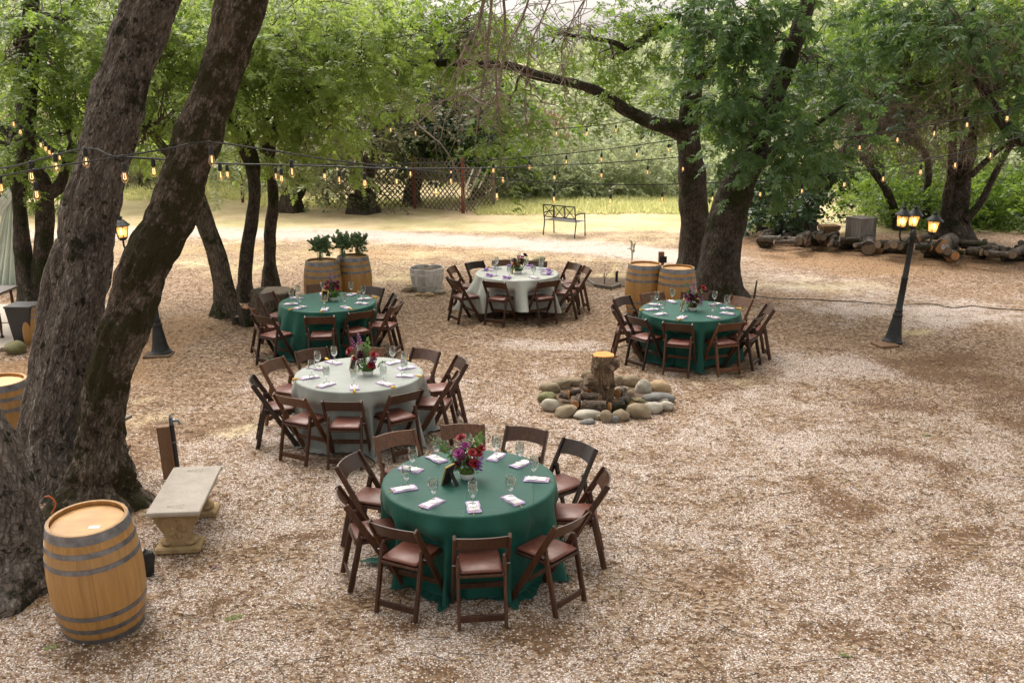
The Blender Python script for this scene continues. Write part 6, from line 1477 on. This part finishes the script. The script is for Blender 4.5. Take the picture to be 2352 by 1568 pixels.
# orange tube and slate sign by the first barrel
a = [Q(u, v, 8.35) for u, v in ((103, 1140), (112, 1139), (122, 1145), (128, 1155), (126, 1165), (118, 1180))]; b = MB(); b.tube(a, .007, 6); props(b.build('orange_cord', M['orange'], None, True), 'bright orange cord loop between the big trunks above the barrel', 'cord')
g = G(333, 1398); sn = empty('slate_sign', g, R(62), 'slate blue sign board leaning behind the first barrel', 'sign'); sn.rotation_euler = (R(-6), 0, R(108)); b = MB(); b.box((0, 0, .21), (.34, .018, .42), None, .004); b.build('board', M['slate'], sn); b = MB(); b.box((0, .016, .21), (.36, .012, .44), None, .004); b.build('frame', M['black'], sn)
p = G(343, 1322); b = MB(); b.blob((0, 0, .12), (.06, .05, .13), 8, .4, 3); props(b.build('black_bag', M['black'], None, True, p), 'small black bundle hanging behind the first barrel', 'bag')
# fallen leaves
lv, lf = oak_leaf()
M['red_leaf'] = leaf_mat('leaf_red', (.35, .03, .02), (.45, .06, .03), (.4, .1, .05), .2)
M['leaf_brown'] = leaf_mat('leaf_maroon', (.08, .02, .015), (.12, .035, .025), (.15, .05, .03), .1)
def fallen(u, v, s, mat, lab, rz, grp=None):
    V = lv.copy() * s; V[:, 1] -= s * .5; V[:, 2] += .012; g = G(u, v); o = obj('fallen_leaf', mesh_np('fallen_leaf', V, [lf], attr={'tint': np.full(len(V), .8)}), M[mat], None, g); o.rotation_euler = (.06, .04, rz); props(o, lab, 'leaf', grp)
for u, v, s, m, lab, rz in ((537, 1416, .15, 'leaf_bright', 'large fresh green oak leaf on the gravel beyond the first barrel', -1.0), (118, 1489, .12, 'leaf_bright', 'green leaf on the gravel in front of the first barrel', -1.1), (1940, 1510, .10, 'leaf_mid', 'dull green leaf near the bottom of the gravel', .9), (2130, 1000, .11, 'leaf_blue', 'dark green leaf lying in open gravel below the lamp', -1.3), (1750, 694, .16, 'red_leaf' if 'red_leaf' in M else 'leaf_pink', 'red leaf on the ground next to the stake', .4), (495, 1302, .14, 'leaf_brown' if 'leaf_brown' in M else 'leaf_pink', 'curled maroon leaf on the gravel near the stone bench', 1.3)): fallen(u, v, s, m, lab, rz)

# ------------------------------------------------------------------ loose gravel and leaf litter
def scatter(name, src, pts, rot, scl, kind_):
    me = mesh_np(name, pts, [np.zeros((0, 3), np.int32)], attr={}) if False else bpy.data.meshes.new(name)
    me.vertices.add(len(pts)); me.vertices.foreach_set('co', np.asarray(pts, np.float32).ravel())
    a = me.attributes.new('rot', 'FLOAT_VECTOR', 'POINT'); a.data.foreach_set('vector', np.asarray(rot, np.float32).ravel())
    a = me.attributes.new('scl', 'FLOAT_VECTOR', 'POINT'); a.data.foreach_set('vector', np.asarray(scl, np.float32).ravel())
    o = props(obj(name, me), kind=kind_)
    col = bpy.data.collections.new(name + '_source')
    for s in src: col.objects.link(s)
    ng = bpy.data.node_groups.new(name, 'GeometryNodeTree')
    ng.interface.new_socket('Geometry', in_out='INPUT', socket_type='NodeSocketGeometry'); ng.interface.new_socket('Geometry', in_out='OUTPUT', socket_type='NodeSocketGeometry')
    N = ng.nodes; gi, go = N.new('NodeGroupInput'), N.new('NodeGroupOutput'); ip = N.new('GeometryNodeInstanceOnPoints'); ci = N.new('GeometryNodeCollectionInfo')
    ci.inputs['Collection'].default_value = col; ci.inputs['Separate Children'].default_value = True; ci.inputs['Reset Children'].default_value = True
    ip.inputs['Pick Instance'].default_value = True
    def at(nm):
        x = N.new('GeometryNodeInputNamedAttribute'); x.data_type = 'FLOAT_VECTOR'; x.inputs['Name'].default_value = nm; return x.outputs['Attribute']
    L_ = ng.links; L_.new(gi.outputs[0], ip.inputs['Points']); L_.new(ci.outputs[0], ip.inputs['Instance']); L_.new(at('rot'), ip.inputs['Rotation']); L_.new(at('scl'), ip.inputs['Scale']); L_.new(ip.outputs[0], go.inputs[0])
    md = o.modifiers.new('scatter', 'NODES'); md.node_group = ng
    return o
def rand_mat(name, stops, rough=.8):
    t = NT(name); t.set(Base_Color=t.ramp(t.rnd(), stops), Roughness=rough, Specular_IOR_Level=.3); return t.m
PM = rand_mat('loose_pebble', [(0, (.15, .10, .07)), (.15, (.30, .21, .14)), (.35, (.44, .36, .30)), (.55, (.62, .54, .48)), (.8, (.76, .70, .64)), (.93, (.40, .39, .39)), (1, (.55, .42, .28))])
LM = rand_mat('dead_leaf', [(0, (.10, .055, .03)), (.3, (.20, .11, .05)), (.6, (.34, .20, .09)), (.85, (.48, .32, .16)), (1, (.60, .46, .28))])
src = []
for k in range(4):
    b = MB(); b.blob((0, 0, 0), (1, .8, .55), 4, .35, k + 1); me = b.mesh('pebble', True); me.materials.append(PM); src.append(bpy.data.objects.new('pebble', me))
lsrc = []
for k in range(3):
    V = lv.copy(); V[:, 1] -= .5; V[:, 2] += np.abs(V[:, 0]) * (.5 + .3 * k) + (V[:, 1] ** 2) * .5 * (k - .6); me = mesh_np('dead_leaf', V, [lf]); me.materials.append(LM); lsrc.append(bpy.data.objects.new('dead_leaf', me))
RNG = np.random.default_rng(81)
def visible_pts(n, y0, y1, power=1.0):
    y = y0 + (y1 - y0) * RNG.uniform(0, 1, n) ** power; x = RNG.uniform(-1, 1, n) * (.60 * y + .6); return x, y
def mask_at(arr, x, y):
    i = np.clip(np.searchsorted(xs, x) , 0, nx - 1); j = np.clip(np.searchsorted(ys, y), 0, ny - 1); return arr[j, i]
x, y = visible_pts(150000, 5.6, 15.5, 1.3)
keep = RNG.uniform(0, 1, len(x)) < np.clip(mask_at(m_gravel, x, y) * 1.1 - .9 * mask_at(m_dirt, x, y) * RNG.uniform(.5, 1.2, len(x)) , .06, 1); x, y = x[keep], y[keep]; n = len(x); s = RNG.uniform(.0042, .0085, n)
scatter('gravel', src, np.stack([x, y, ground_h(x, y) + s * .25], 1), np.stack([RNG.normal(0, .3, n), RNG.normal(0, .3, n), RNG.uniform(0, 6.28, n)], 1), np.stack([s, s, s], 1), 'stuff')
x, y = visible_pts(46000, 5.6, 27, 1.0)
keep = RNG.uniform(0, 1, len(x)) < np.clip(.95 - .62 * mask_at(m_gravel, x, y) + .35 * mask_at(m_dirt, x, y) + .5 * mask_at(m_litter, x, y) - mask_at(m_path, x, y), .05, 1); x, y = x[keep], y[keep]; n = len(x); s = RNG.uniform(.018, .05, n)
scatter('leaf_litter', lsrc, np.stack([x, y, ground_h(x, y) + .008], 1), np.stack([RNG.normal(0, .35, n), RNG.normal(0, .35, n), RNG.uniform(0, 6.28, n)], 1), np.stack([s * RNG.uniform(.6, 1.1, n), s, s], 1), 'stuff')

RNG = np.random.default_rng(83); cur = []
for k in range(700):
    y = RNG.uniform(6, 24); x = RNG.uniform(-.58, .58) * y; a = RNG.uniform(0, 6.28); L = RNG.uniform(.06, .32); p = np.array((x, y, gz(x, y) + .012)); e = p + np.array((math.cos(a), math.sin(a), 0)) * L
    cur.append((np.array([p, p * .5 + e * .5 + np.append(RNG.normal(0, .02, 2), .006), e]), .004, .002))
V, F = twig_tubes(cur); props(obj('fallen_twigs', mesh_np('fallen_twigs', V, [F]), M['twig_dark']), kind='stuff')
